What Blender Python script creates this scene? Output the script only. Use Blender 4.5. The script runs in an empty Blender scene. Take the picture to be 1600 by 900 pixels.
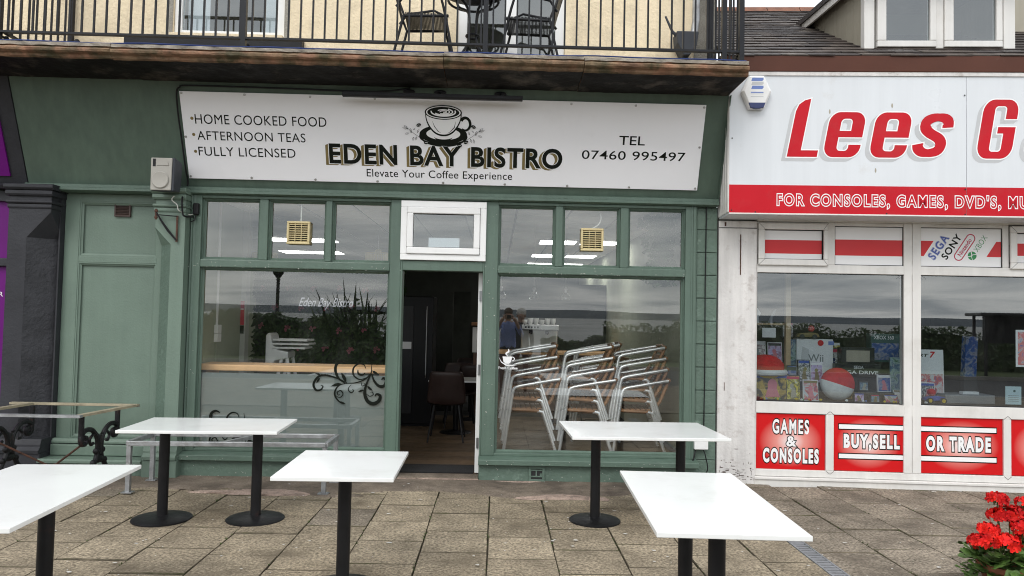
import bpy, bmesh, math, random
from mathutils import Vector, Matrix
from mathutils.geometry import tessellate_polygon
R = random.Random(11)
S = bpy.context.scene
COL = S.collection
rad = math.radians

# ------------------------------------------------------------------ camera
cd = bpy.data.cameras.new('camera'); cam = bpy.data.objects.new('camera', cd); COL.objects.link(cam)
cd.sensor_width = 36.0; cd.lens = 26.1; cd.clip_start = 0.05; cd.clip_end = 60000
_y, _p, _r = rad(1.13), math.atan(45 / 1160), 0.0207
fw = Vector((math.sin(_y) * math.cos(_p), math.cos(_y) * math.cos(_p), math.sin(_p)))
r0 = Vector((math.cos(_y), -math.sin(_y), 0)); u0 = r0.cross(fw)
rt = r0 * math.cos(_r) + u0 * math.sin(_r); up = u0 * math.cos(_r) - r0 * math.sin(_r)
cam.matrix_world = Matrix(((rt.x, up.x, -fw.x, 0), (rt.y, up.y, -fw.y, -7.3), (rt.z, up.z, -fw.z, 1.58), (0, 0, 0, 1)))
S.camera = cam

# ------------------------------------------------------------------ sky, sun, exposure
SUN_EL, SUN_AZ = rad(43), rad(205)          # azimuth clockwise from north (+Y): behind the camera, over the sea
w = bpy.data.worlds.new('World'); S.world = w; w.use_nodes = True
nt = w.node_tree; nt.nodes.clear(); N = nt.nodes.new; L = nt.links.new
out = N('ShaderNodeOutputWorld'); bg = N('ShaderNodeBackground'); bg.inputs['Strength'].default_value = 0.1
sky = N('ShaderNodeTexSky'); sky.sky_type = 'NISHITA'; sky.sun_disc = False
sky.sun_elevation = SUN_EL; sky.sun_rotation = SUN_AZ
tc = N('ShaderNodeTexCoord'); sep = N('ShaderNodeSeparateXYZ'); L(tc.outputs['Generated'], sep.inputs[0])
def wm(op, a, b):
    n = N('ShaderNodeMath'); n.operation = op
    for i, q in enumerate((a, b)):
        if isinstance(q, (int, float)): n.inputs[i].default_value = q
        else: L(q, n.inputs[i])
    return n.outputs[0]
zz = wm('ADD', wm('MAXIMUM', sep.outputs[2], 0.0), 0.09)
cmb = N('ShaderNodeCombineXYZ'); L(wm('DIVIDE', sep.outputs[0], zz), cmb.inputs[0]); L(wm('DIVIDE', sep.outputs[1], zz), cmb.inputs[1])
n1 = N('ShaderNodeTexNoise'); n1.inputs['Scale'].default_value = 0.9; n1.inputs['Detail'].default_value = 7; n1.inputs['Roughness'].default_value = 0.56
n1.inputs['Distortion'].default_value = 0.5
L(cmb.outputs[0], n1.inputs['Vector'])
cr = N('ShaderNodeValToRGB'); L(n1.outputs['Fac'], cr.inputs[0])
cr.color_ramp.elements[0].position = 0.36; cr.color_ramp.elements[0].color = (0.52, 0.555, 0.60, 1)
cr.color_ramp.elements[1].position = 0.66; cr.color_ramp.elements[1].color = (1.0, 1.0, 1.0, 1)
lum = wm('MULTIPLY_ADD', wm('MAXIMUM', sep.outputs[2], 0.0), 2.5); lum.node.inputs[2].default_value = 12.4
vm = N('ShaderNodeVectorMath'); vm.operation = 'SCALE'; L(cr.outputs[0], vm.inputs[0]); L(lum, vm.inputs['Scale'])
mx = N('ShaderNodeMix'); mx.data_type = 'RGBA'; mx.inputs[0].default_value = 0.93
L(sky.outputs[0], mx.inputs[6]); L(vm.outputs[0], mx.inputs[7])
L(mx.outputs[2], bg.inputs['Color']); L(bg.outputs[0], out.inputs[0])
sl = bpy.data.lights.new('sun', 'SUN'); sl.energy = 0.75; sl.angle = rad(28); sl.color = (1.0, 0.97, 0.92)
so = bpy.data.objects.new('sun', sl); COL.objects.link(so); so.location = (0, -20, 20)
sd = Vector((math.sin(SUN_AZ) * math.cos(SUN_EL), math.cos(SUN_AZ) * math.cos(SUN_EL), math.sin(SUN_EL)))
so.rotation_euler = sd.to_track_quat('Z', 'Y').to_euler()
S.view_settings.view_transform = 'Standard'; S.view_settings.look = 'None'; S.view_settings.gamma = 1
S.view_settings.use_curve_mapping = False
S.view_settings.exposure = 0.75
S.render.engine = 'CYCLES'
S.cycles.filter_width = 1.05; S.cycles.use_denoising = True; S.cycles.max_bounces = 8; S.cycles.transparent_max_bounces = 16
S.cycles.sample_clamp_indirect = 6.0; S.cycles.caustics_reflective = False; S.cycles.caustics_refractive = False

# ------------------------------------------------------------------ mesh helpers
class MB:
    def __init__(self): self.v = []; self.f = []; self.m = []
    def add(self, vs, fs, mi=0):
        b = len(self.v); self.v += [tuple(q) for q in vs]
        for f in fs: self.f.append(tuple(b + i for i in f)); self.m.append(mi)
        return self
    def box(self, x0, x1, y0, y1, z0, z1, mi=0):
        return self.add([(x0, y0, z0), (x1, y0, z0), (x1, y1, z0), (x0, y1, z0), (x0, y0, z1), (x1, y0, z1), (x1, y1, z1), (x0, y1, z1)],
                        [(0, 3, 2, 1), (4, 5, 6, 7), (0, 1, 5, 4), (1, 2, 6, 5), (2, 3, 7, 6), (3, 0, 4, 7)], mi)
    def obox(self, c, s, M=None, mi=0):
        M = M or Matrix.Identity(3); c = Vector(c); b = MB().box(-s[0] / 2, s[0] / 2, -s[1] / 2, s[1] / 2, -s[2] / 2, s[2] / 2)
        return self.add([c + M @ Vector(q) for q in b.v], b.f, mi)
    def bar(self, a, b, w, h, mi=0, upv=(0, 0, 1)):
        a = Vector(a); b = Vector(b); d = (b - a); ln = d.length; d.normalize(); u = Vector(upv)
        if abs(d.dot(u)) > 0.98: u = Vector((0, 1, 0))
        s = d.cross(u).normalized(); u = s.cross(d).normalized()
        M = Matrix((d, s, u)).transposed()
        return self.obox((a + b) / 2, (ln, w, h), M, mi)
    def prism(self, poly, a0, a1, axis='x', mi=0):
        n = len(poly)
        def P(q, a):
            return {'x': (a, q[0], q[1]), 'y': (q[0], a, q[1]), 'z': (q[0], q[1], a)}[axis]
        vs = [P(q, a0) for q in poly] + [P(q, a1) for q in poly]
        fs = [(i, (i + 1) % n, n + (i + 1) % n, n + i) for i in range(n)] + [tuple(range(n - 1, -1, -1)), tuple(range(n, 2 * n))]
        return self.add(vs, fs, mi)
    def tube(self, pts, r, n=8, closed=False, mi=0):
        P = [Vector(p) for p in pts]; k = len(P); rr = r if isinstance(r, (list, tuple)) else [r] * k
        vs = []; t0 = None; nrm = None
        for i in range(k):
            a = P[(i - 1) % k] if (closed or i > 0) else P[i]; b = P[(i + 1) % k] if (closed or i < k - 1) else P[i]
            t = (b - a).normalized()
            if nrm is None:
                nrm = t.cross(Vector((0.31, 0.17, 0.93))).normalized()
                if nrm.length < 0.1: nrm = t.cross(Vector((1, 0, 0))).normalized()
            else:
                nrm = (nrm - t * nrm.dot(t)).normalized()
            bn = t.cross(nrm)
            for j in range(n):
                an = 2 * math.pi * j / n; vs.append(P[i] + (nrm * math.cos(an) + bn * math.sin(an)) * rr[i])
        fs = []
        for i in range(k if closed else k - 1):
            i2 = (i + 1) % k
            for j in range(n): fs.append((i * n + j, i * n + (j + 1) % n, i2 * n + (j + 1) % n, i2 * n + j))
        if not closed: fs += [tuple(range(n - 1, -1, -1)), tuple(range((k - 1) * n, k * n))]
        return self.add(vs, fs, mi)
    def lathe(self, prof, n=24, c=(0, 0, 0), mi=0):
        vs = []; k = len(prof)
        for (r, z) in prof:
            for j in range(n):
                a = 2 * math.pi * j / n; vs.append((c[0] + r * math.cos(a), c[1] + r * math.sin(a), c[2] + z))
        fs = [(i * n + j, i * n + (j + 1) % n, (i + 1) * n + (j + 1) % n, (i + 1) * n + j) for i in range(k - 1) for j in range(n)]
        fs += [tuple(range(n - 1, -1, -1)), tuple(range((k - 1) * n, k * n))]
        return self.add(vs, fs, mi)
    def ball(self, c, r, nu=12, nv=8, mi=0):
        r = r if isinstance(r, (tuple, list)) else (r, r, r); vs = []
        for i in range(nv + 1):
            t = math.pi * i / nv
            for j in range(nu):
                a = 2 * math.pi * j / nu
                vs.append((c[0] + r[0] * math.sin(t) * math.cos(a), c[1] + r[1] * math.sin(t) * math.sin(a), c[2] - r[2] * math.cos(t)))
        fs = [(i * nu + j, i * nu + (j + 1) % nu, (i + 1) * nu + (j + 1) % nu, (i + 1) * nu + j) for i in range(nv) for j in range(nu)]
        return self.add(vs, fs, mi)
    # flat print in the local xz plane, y = depth (towards the viewer is negative)
    def poly(self, pts, y=0.0, holes=(), mi=0):
        loops = [[Vector((p[0], y, p[1])) for p in pts]] + [[Vector((p[0], y, p[1])) for p in h] for h in holes]
        vs = [q for lp in loops for q in lp]
        return self.add(vs, [tuple(t) for t in tessellate_polygon(loops)], mi)
    def disc(self, cx, cz, rx, rz, y=0.0, n=28, mi=0, rot=0):
        c, s = math.cos(rot), math.sin(rot)
        return self.add([(cx + rx * math.cos(2 * math.pi * i / n) * c - rz * math.sin(2 * math.pi * i / n) * s, y,
                          cz + rx * math.cos(2 * math.pi * i / n) * s + rz * math.sin(2 * math.pi * i / n) * c) for i in range(n)], [tuple(range(n))], mi)
    def ribbon(self, pts, w, y=0.0, mi=0):
        P = [Vector((p[0], p[1])) for p in pts]; k = len(P); ww = w if isinstance(w, (list, tuple)) else [w] * k; vs = []
        for i in range(k):
            t = (P[min(i + 1, k - 1)] - P[max(i - 1, 0)]).normalized(); nn = Vector((-t.y, t.x)) * ww[i] / 2
            vs += [(P[i].x + nn.x, y, P[i].y + nn.y), (P[i].x - nn.x, y, P[i].y - nn.y)]
        return self.add(vs, [(2 * i, 2 * i + 1, 2 * i + 3, 2 * i + 2) for i in range(k - 1)], mi)
    def mesh(self, name, mats, smooth=False, recalc=True):
        me = bpy.data.meshes.new(name); me.from_pydata(self.v, [], self.f)
        for m in (mats if isinstance(mats, (list, tuple)) else [mats]): me.materials.append(MAT[m] if isinstance(m, str) else m)
        if any(self.m): me.polygons.foreach_set('material_index', self.m)
        if recalc:
            bm = bmesh.new(); bm.from_mesh(me); bmesh.ops.recalc_face_normals(bm, faces=bm.faces); bm.to_mesh(me); bm.free()
        if smooth:
            me.polygons.foreach_set('use_smooth', [True] * len(me.polygons)); me.set_sharp_from_angle(angle=rad(38))
        me.update(); return me
    def build(self, name, mats, parent=None, bevel=0, smooth=False, recalc=True, seg=2):
        o = bpy.data.objects.new(name, self.mesh(name, mats, smooth, recalc)); COL.objects.link(o)
        if parent is not None: o.parent = parent
        if bevel:
            b = o.modifiers.new('bevel', 'BEVEL'); b.width = bevel; b.segments = seg; b.limit_method = 'ANGLE'; b.angle_limit = rad(40)
            b.harden_normals = False
        return o
def tag(o, label=None, cat=None, group=None, kind=None):
    if label: o['label'] = label
    if cat: o['category'] = cat
    if group: o['group'] = group
    if kind: o['kind'] = kind
    return o
def thing(name, label, cat, loc=(0, 0, 0), rz=0, group=None):
    o = bpy.data.objects.new(name, None); COL.objects.link(o); o.location = loc; o.rotation_euler = (0, 0, rz); o.empty_display_size = 0.1
    return tag(o, label, cat, group)
def copy_tree(o, loc=None, rz=None, label=None, group=None, parent=None):
    c = o.copy(); COL.objects.link(c); c.parent = parent
    if loc is not None: c.location = loc
    if rz is not None: c.rotation_euler = (c.rotation_euler[0], c.rotation_euler[1], rz)
    if label: c['label'] = label
    if group: c['group'] = group
    for ch in list(o.children): copy_tree(ch, parent=c)
    return c
def B(*a): return MB().box(*a)
def inst(mesh, name, parent, loc=(0, 0, 0), rot=(0, 0, 0), scale=(1, 1, 1)):
    o = bpy.data.objects.new(name, mesh); COL.objects.link(o); o.parent = parent; o.location = loc; o.rotation_euler = rot; o.scale = scale
    return o
def arc(cx, cz, rx, rz, a0, a1, n=12):
    return [(cx + rx * math.cos(rad(a0 + (a1 - a0) * i / n)), cz + rz * math.sin(rad(a0 + (a1 - a0) * i / n))) for i in range(n + 1)]
def spline(pts, k=6):
    P = [Vector(p) for p in pts]; o = []
    for i in range(len(P) - 1):
        a, b, c, d = P[max(i - 1, 0)], P[i], P[i + 1], P[min(i + 2, len(P) - 1)]
        for j in range(k):
            t = j / k; o.append(0.5 * ((2 * b) + (c - a) * t + (2 * a - 5 * b + 4 * c - d) * t * t + (3 * b - a - 3 * c + d) * t ** 3))
    o.append(P[-1]); return o
def offset_poly(pts, d):
    n = len(pts); ar = sum(pts[i][0] * pts[(i + 1) % n][1] - pts[(i + 1) % n][0] * pts[i][1] for i in range(n)); sg = 1 if ar > 0 else -1
    o = []
    for i in range(n):
        a, b, c = Vector(pts[i - 1]), Vector(pts[i]), Vector(pts[(i + 1) % n])
        e1 = (b - a).normalized() if (b - a).length > 1e-9 else Vector((1, 0)); e2 = (c - b).normalized() if (c - b).length > 1e-9 else e1
        n1_, n2_ = Vector((e1.y, -e1.x)) * sg, Vector((e2.y, -e2.x)) * sg; m = (n1_ + n2_)
        m = m.normalized() if m.length > 1e-6 else n1_
        o.append(tuple(b + m * d / max(0.5, m.dot(n1_))))
    return o
def text_mesh(body, box, layers, shear=0.0, space=1.0, bold=0.0, line=1.0):
    """layers: list of (offset, name, material, depth, dx, dz); the box (x0,x1,z0,z1) is fitted by the base weight."""
    res = []; T = None
    for off in [bold] + [bold + l[0] for l in layers]:
        c = bpy.data.curves.new('lettering', 'FONT'); c.body = body; c.offset = off; c.shear = shear; c.space_character = space; c.space_line = line
        c.align_x = 'CENTER'; c.resolution_u = 5
        o = bpy.data.objects.new('lettering', c); COL.objects.link(o)
        bpy.context.view_layer.update()
        me = bpy.data.meshes.new_from_object(o.evaluated_get(bpy.context.evaluated_depsgraph_get()))
        bpy.data.objects.remove(o); bpy.data.curves.remove(c)
        if T is None:
            xs = [v.co.x for v in me.vertices]; ys = [v.co.y for v in me.vertices]
            sx = (box[1] - box[0]) / (max(xs) - min(xs)); sz = (box[3] - box[2]) / (max(ys) - min(ys))
            T = (sx, box[0] - sx * min(xs), sz, box[2] - sz * min(ys)); bpy.data.meshes.remove(me)
        else: res.append(me)
    return T, res
def lettering(parent, body, box, layers, name='lettering', label=None, **k):
    T, ms = text_mesh(body, box, layers, **k); os_ = []
    for me, l in zip(ms, layers):
        dx, dz = (l[4], l[5]) if len(l) > 4 else (0, 0)
        for v in me.vertices: v.co = (v.co.x * T[0] + T[1] + dx, l[3], v.co.y * T[2] + T[3] + dz)
        me.materials.clear(); me.materials.append(MAT[l[2]]); me.name = name
        o = bpy.data.objects.new(l[1] or name, me); COL.objects.link(o); o.parent = parent; os_.append(o)
        if label: o['label'] = label
    return os_

# ------------------------------------------------------------------ materials
MAT = {}
def pm(name, col, rough=0.5, var=0.1, scale=3.0, bump=0.0, bscale=40.0, metal=0.0, spec=0.5, dirt=None, damt=0.0, dscale=2.0,
       rnd=0.0, streak=0.0, dlo=0.5, dhi=0.7, emit=0.0, obj=False, hue=None, trans=0.0, fine=0.0):
    m = bpy.data.materials.new(name); m.use_nodes = True; t = m.node_tree; t.nodes.clear(); A = t.nodes.new; K = t.links.new
    o = A('ShaderNodeOutputMaterial'); p = A('ShaderNodeBsdfPrincipled'); K(p.outputs[0], o.inputs[0])
    g = A('ShaderNodeNewGeometry'); pos = g.outputs['Position']
    if obj: pos = A('ShaderNodeTexCoord').outputs['Object']
    def noise(sc, det=5, ro=0.55, st=None):
        v = pos
        if st:
            mp = A('ShaderNodeMapping'); mp.inputs['Scale'].default_value = st; K(pos, mp.inputs[0]); v = mp.outputs[0]
        n = A('ShaderNodeTexNoise'); n.inputs['Scale'].default_value = sc; n.inputs['Detail'].default_value = det; n.inputs['Roughness'].default_value = ro
        K(v, n.inputs['Vector']); return n.outputs['Fac']
    def mp(v, lo, hi, a=0.0, b=1.0):
        n = A('ShaderNodeMapRange'); n.inputs[1].default_value = lo; n.inputs[2].default_value = hi; n.inputs[3].default_value = a; n.inputs[4].default_value = b
        K(v, n.inputs[0]); return n.outputs[0]
    def mth(op, a, b):
        n = A('ShaderNodeMath'); n.operation = op
        for i, q in enumerate((a, b)):
            if isinstance(q, (int, float)): n.inputs[i].default_value = q
            else: K(q, n.inputs[i])
        return n.outputs[0]
    c4 = (*col, 1); val = mp(noise(scale), 0.3, 0.7, 1 - var, 1 + var)
    if rnd:
        val = mth('MULTIPLY', val, mp(A('ShaderNodeObjectInfo').outputs['Random'], 0, 1, 1 - rnd, 1 + rnd))
    if streak: val = mth('MULTIPLY', val, mp(noise(3, 4, 0.6, (4, 4, 0.25)), 0.35, 0.7, 1 - streak, 1 + streak * 0.4))
    if fine: val = mth('MULTIPLY', val, mp(noise(bscale * 1.3, 3, 0.7), 0.3, 0.7, 1 - fine, 1 + fine))
    vm_ = A('ShaderNodeVectorMath'); vm_.operation = 'SCALE'; vm_.inputs[0].default_value = col; K(val, vm_.inputs['Scale']); cout = vm_.outputs[0]
    if hue:
        mxh = A('ShaderNodeMix'); mxh.data_type = 'RGBA'; K(mp(noise(scale * 0.6, 3), 0.38, 0.62), mxh.inputs[0]); K(cout, mxh.inputs[6])
        vh = A('ShaderNodeVectorMath'); vh.operation = 'SCALE'; vh.inputs[0].default_value = hue; K(val, vh.inputs['Scale']); K(vh.outputs[0], mxh.inputs[7]); cout = mxh.outputs[2]
    if dirt:
        mxd = A('ShaderNodeMix'); mxd.data_type = 'RGBA'; K(mp(noise(dscale, 8, 0.65), dlo, dhi, 0, damt), mxd.inputs[0]); K(cout, mxd.inputs[6])
        mxd.inputs[7].default_value = (*dirt, 1); cout = mxd.outputs[2]
    K(cout, p.inputs['Base Color'])
    p.inputs['Metallic'].default_value = metal; p.inputs['Specular IOR Level'].default_value = spec
    K(mp(noise(scale * 2.3, 4), 0.3, 0.7, max(0.02, rough * 0.85), min(1, rough * 1.15)), p.inputs['Roughness'])
    if trans: p.inputs['Transmission Weight'].default_value = trans
    if bump:
        b = A('ShaderNodeBump'); b.inputs['Strength'].default_value = bump; b.inputs['Distance'].default_value = 0.01
        K(noise(bscale, 4, 0.6), b.inputs['Height']); K(b.outputs[0], p.inputs['Normal'])
    if emit:
        p.inputs['Emission Color'].default_value = c4; p.inputs['Emission Strength'].default_value = emit
    MAT[name] = m; return m
def glass(name, f0=0.09, tint=(0.93, 0.955, 0.945), rough=0.0, wav=0.0):
    m = bpy.data.materials.new(name); m.use_nodes = True; t = m.node_tree; t.nodes.clear(); A = t.nodes.new; K = t.links.new
    o = A('ShaderNodeOutputMaterial'); mix = A('ShaderNodeMixShader'); tr = A('ShaderNodeBsdfTransparent'); gl = A('ShaderNodeBsdfGlossy'); g = A('ShaderNodeNewGeometry')
    tr.inputs[0].default_value = (*tint, 1); gl.inputs['Roughness'].default_value = rough; gl.inputs[0].default_value = (0.97, 1, 0.99, 1)
    def mth(op, a, b):
        n = A('ShaderNodeMath'); n.operation = op
        for i, q in enumerate((a, b)):
            if isinstance(q, (int, float)): n.inputs[i].default_value = q
            else: K(q, n.inputs[i])
        return n.outputs[0]
    dt = A('ShaderNodeVectorMath'); dt.operation = 'DOT_PRODUCT'; K(g.outputs['Incoming'], dt.inputs[0]); K(g.outputs['Normal'], dt.inputs[1])
    k = mth('POWER', mth('SUBTRACT', 1.0, mth('ABSOLUTE', dt.outputs['Value'], 0.0)), 5.0); fac = mth('ADD', mth('MULTIPLY', k, 1 - f0), f0)
    if wav:
        n = A('ShaderNodeTexNoise'); n.inputs['Scale'].default_value = 2.2; n.inputs['Detail'].default_value = 1; K(g.outputs['Position'], n.inputs['Vector'])
        b = A('ShaderNodeBump'); b.inputs['Strength'].default_value = wav; b.inputs['Distance'].default_value = 0.01; K(n.outputs['Fac'], b.inputs['Height']); K(b.outputs[0], gl.inputs['Normal'])
    K(fac, mix.inputs[0]); K(tr.outputs[0], mix.inputs[1]); K(gl.outputs[0], mix.inputs[2])
    dn = A('ShaderNodeTexNoise'); dn.inputs['Scale'].default_value = 3.0; dn.inputs['Detail'].default_value = 8; dn.inputs['Roughness'].default_value = 0.7; mpn = A('ShaderNodeMapping'); mpn.inputs['Scale'].default_value = (1, 1, 0.45); mpn.inputs['Rotation'].default_value = (0, 0.4, 0)
    K(g.outputs['Position'], mpn.inputs[0]); K(mpn.outputs[0], dn.inputs['Vector']); mr = A('ShaderNodeMapRange'); K(dn.outputs['Fac'], mr.inputs[0]); mr.inputs[1].default_value = 0.45; mr.inputs[2].default_value = 0.8; mr.inputs[3].default_value = 0.004; mr.inputs[4].default_value = 0.035
    df = A('ShaderNodeBsdfDiffuse'); df.inputs[0].default_value = (0.5, 0.5, 0.48, 1); mx2 = A('ShaderNodeMixShader'); K(mr.outputs[0], mx2.inputs[0]); K(mix.outputs[0], mx2.inputs[1]); K(df.outputs[0], mx2.inputs[2]); K(mx2.outputs[0], o.inputs[0]); MAT[name] = m
def clear(name, c=(1, 1, 1)):
    m = bpy.data.materials.new(name); m.use_nodes = True; t = m.node_tree; t.nodes.clear()
    o = t.nodes.new('ShaderNodeOutputMaterial'); tr = t.nodes.new('ShaderNodeBsdfTransparent'); tr.inputs[0].default_value = (*c, 1); t.links.new(tr.outputs[0], o.inputs[0]); MAT[name] = m
glass('glass', 0.14, wav=0.012); glass('glass_upvc', 0.17, tint=(0.66, 0.72, 0.74)); clear('glass_rear')
def lampmat(name, col, s):
    m = bpy.data.materials.new(name); m.use_nodes = True; t = m.node_tree; t.nodes.clear()
    o = t.nodes.new('ShaderNodeOutputMaterial'); e = t.nodes.new('ShaderNodeEmission'); e.inputs[0].default_value = (*col, 1); e.inputs[1].default_value = s
    t.links.new(e.outputs[0], o.inputs[0]); MAT[name] = m
lampmat('tube_light', (1, 0.98, 0.95), 6.0)
# paints
pm('green', (0.092, 0.142, 0.110), 0.5, 0.09, 2.5, 0.25, 60, dirt=(0.10, 0.15, 0.12), damt=0.5, dscale=3.5, dlo=0.55, dhi=0.8, streak=0.12)
pm('green_panel', (0.138, 0.196, 0.155), 0.55, 0.05, 2.5, 0.25, 60, dirt=(0.10, 0.15, 0.12), damt=0.4, dscale=3.5, dlo=0.55, dhi=0.8, streak=0.06)
pm('green_rough', (0.098, 0.148, 0.115), 0.6, 0.12, 4, 0.9, 28, dirt=(0.27, 0.37, 0.31), damt=0.5, dscale=6, dlo=0.6, dhi=0.72)
pm('green_dark', (0.082, 0.122, 0.092), 0.55, 0.12, 1.3, 0.12, 30, streak=0.15)
pm('charcoal_paint', (0.030, 0.031, 0.036), 0.55, 0.2, 3, 0.35, 35, spec=0.3)
pm('charcoal_rough', (0.036, 0.037, 0.042), 0.55, 0.25, 5, 1.0, 26, spec=0.3)
pm('purple', (0.13, 0.006, 0.16), 0.4, 0.1, 1.5, spec=0.2)
pm('white_print', (0.82, 0.82, 0.82), 0.5, 0.02, 2)
pm('sign_white', (0.87, 0.865, 0.885), 0.45, 0.02, 1.2, dirt=(0.55, 0.54, 0.52), damt=0.3, dscale=1.6, dlo=0.6, dhi=0.9)
pm('ink', (0.008, 0.010, 0.007), 0.6, 0.1, 4, spec=0.1)
pm('gold_ink', (0.19, 0.14, 0.045), 0.5, 0.1, 4)
pm('grey_ink', (0.5, 0.51, 0.52), 0.5, 0.05, 4)
pm('white_plastic', (0.78, 0.78, 0.77), 0.35, 0.03, 2, dirt=(0.55, 0.52, 0.46), damt=0.4, dscale=3, dlo=0.55, dhi=0.85)
pm('upvc', (0.71, 0.695, 0.665), 0.38, 0.04, 2, dirt=(0.40, 0.37, 0.31), damt=0.6, dscale=2.2, dlo=0.52, dhi=0.85, streak=0.07)
pm('joint_dark', (0.03, 0.03, 0.03), 0.6, 0.1, spec=0.22)
pm('gasket', (0.02, 0.02, 0.022), 0.5, 0.1, spec=0.22)
pm('peeling_white', (0.66, 0.64, 0.62), 0.7, 0.08, 3, 0.5, 30, dirt=(0.30, 0.25, 0.22), damt=0.75, dscale=7, dlo=0.56, dhi=0.74, streak=0.15)
pm('rust', (0.07, 0.030, 0.018), 0.8, 0.4, 20, 0.5, 80)
pm('lees_white', (0.65, 0.675, 0.70), 0.32, 0.03, 1.1, dirt=(0.45, 0.40, 0.34), damt=0.6, dscale=3.2, dlo=0.64, dhi=0.88, streak=0.035)
pm('red', (0.50, 0.007, 0.017), 0.5, 0.06, 2, dirt=(0.4, 0.05, 0.05), damt=0.4, dscale=3, spec=0.2)
pm('stripe_red', (0.60, 0.045, 0.05), 0.4, 0.05, 2, spec=0.2)
pm('brown_board', (0.085, 0.030, 0.018), 0.45, 0.1, 2, dirt=(0.2, 0.15, 0.12), damt=0.5, dscale=5, dlo=0.62, dhi=0.8, spec=0.2)
pm('cream_render', (0.84, 0.71, 0.50), 0.85, 0.07, 2, 0.9, 34, dirt=(0.42, 0.35, 0.24), damt=0.5, dscale=2.5, streak=0.08, fine=0.06)
pm('grey_render', (0.30, 0.28, 0.24), 0.9, 0.2, 4, 1.0, 60, fine=0.2)
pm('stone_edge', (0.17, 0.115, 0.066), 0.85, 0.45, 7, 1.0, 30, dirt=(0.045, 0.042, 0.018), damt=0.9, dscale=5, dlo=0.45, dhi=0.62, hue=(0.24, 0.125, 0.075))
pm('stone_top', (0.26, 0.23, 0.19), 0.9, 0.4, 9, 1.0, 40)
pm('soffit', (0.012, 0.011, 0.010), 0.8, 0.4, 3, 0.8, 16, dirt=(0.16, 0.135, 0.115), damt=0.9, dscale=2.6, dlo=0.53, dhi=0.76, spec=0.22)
pm('black_metal', (0.016, 0.016, 0.018), 0.42, 0.2, 8, 0.2, 90, spec=0.22)
pm('rail_black', (0.012, 0.013, 0.016), 0.35, 0.2, 8, 0.15, 60, spec=0.22)
pm('cast_iron', (0.012, 0.012, 0.013), 0.38, 0.3, 10, 0.5, 70, dirt=(0.09, 0.035, 0.018), damt=0.6, dscale=9, dlo=0.58, dhi=0.7, spec=0.22)
pm('leg_black', (0.010, 0.010, 0.011), 0.42, 0.3, 6, 0.2, 50, dirt=(0.045, 0.018, 0.014), damt=0.5, dscale=6, dlo=0.62, dhi=0.75, spec=0.22)
pm('galvanised', (0.36, 0.37, 0.38), 0.48, 0.25, 14, 0.25, 60, metal=0.75, dirt=(0.30, 0.28, 0.26), damt=0.5, dscale=8)
pm('aluminium', (0.84, 0.84, 0.85), 0.30, 0.05, 6, 0.05, 60, metal=0.7)
pm('steel_wire', (0.45, 0.45, 0.46), 0.4, 0.1, 6, metal=1.0)
pm('table_white', (0.79, 0.80, 0.785), 0.15, 0.03, 2.2, dirt=(0.60, 0.59, 0.55), damt=0.6, dscale=3.2, dlo=0.54, dhi=0.82, bump=0.02, bscale=3)
pm('teak', (0.26, 0.125, 0.055), 0.55, 0.3, 9, 0.3, 50)
pm('frame_wood', (0.30, 0.26, 0.18), 0.7, 0.25, 9, 0.3, 50)
pm('speaker_grey', (0.36, 0.345, 0.31), 0.6, 0.05, 4)
pm('speaker_dark', (0.055, 0.06, 0.07), 0.6, 0.1, 4, spec=0.22)
pm('fan_cream', (0.60, 0.50, 0.27), 0.5, 0.05, 5)
pm('vent_brown', (0.05, 0.025, 0.018), 0.5, 0.2, 6)
pm('cable_black', (0.01, 0.01, 0.011), 0.45, 0.1, spec=0.22)
pm('cable_blue', (0.01, 0.03, 0.14), 0.5, 0.2)
pm('cable_white', (0.6, 0.6, 0.55), 0.5, 0.1)
pm('slate', (0.085, 0.070, 0.062), 0.6, 0.35, 7, 0.4, 40, dirt=(0.20, 0.18, 0.15), damt=0.6, dscale=6, dlo=0.52, dhi=0.75, spec=0.2)
pm('slate_b', (0.055, 0.047, 0.045), 0.6, 0.35, 7, 0.4, 40, spec=0.2)
pm('ridge_clay', (0.20, 0.085, 0.05), 0.8, 0.3, 8, 0.4, 40)
pm('dormer_board', (0.36, 0.33, 0.26), 0.55, 0.06, 3, streak=0.1)
pm('blue_ink', (0.03, 0.075, 0.35), 0.45, 0.05); pm('pale_blue_ink', (0.13, 0.20, 0.47), 0.45, 0.05); pm('green_ink', (0.02, 0.24, 0.07), 0.45, 0.05)
pm('navy', (0.008, 0.018, 0.10), 0.25, 0.1)
pm('crimson_ink', (0.45, 0.02, 0.07), 0.45, 0.05)
# ground
pm('slab', (0.270, 0.224, 0.160), 0.92, 0.22, 4, 1.0, 40, rnd=0.15, fine=0.75, dirt=(0.125, 0.10, 0.07), damt=0.85, dscale=2.4, dlo=0.46, dhi=0.68, hue=(0.312, 0.262, 0.188), spec=0.2)
pm('slab_grey', (0.220, 0.187, 0.145), 0.92, 0.22, 4, 1.0, 40, rnd=0.16, fine=0.75, dirt=(0.10, 0.083, 0.064), damt=0.85, dscale=2.6, dlo=0.46, dhi=0.68, spec=0.2)
pm('joint_soil', (0.125, 0.104, 0.074), 0.95, 0.4, 12, 0.8, 80, dirt=(0.05, 0.06, 0.018), damt=0.8, dscale=5, spec=0.2)
pm('concrete', (0.185, 0.152, 0.118), 0.9, 0.25, 4, 0.9, 60, fine=0.35, dirt=(0.085, 0.07, 0.055), damt=0.8, dscale=2.3, dlo=0.44, dhi=0.62, hue=(0.19, 0.155, 0.125), spec=0.2)
pm('mortar', (0.36, 0.27, 0.22), 0.9, 0.25, 14, 1.0, 50, fine=0.25, dirt=(0.10, 0.08, 0.065), damt=0.8, dscale=12)
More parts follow.
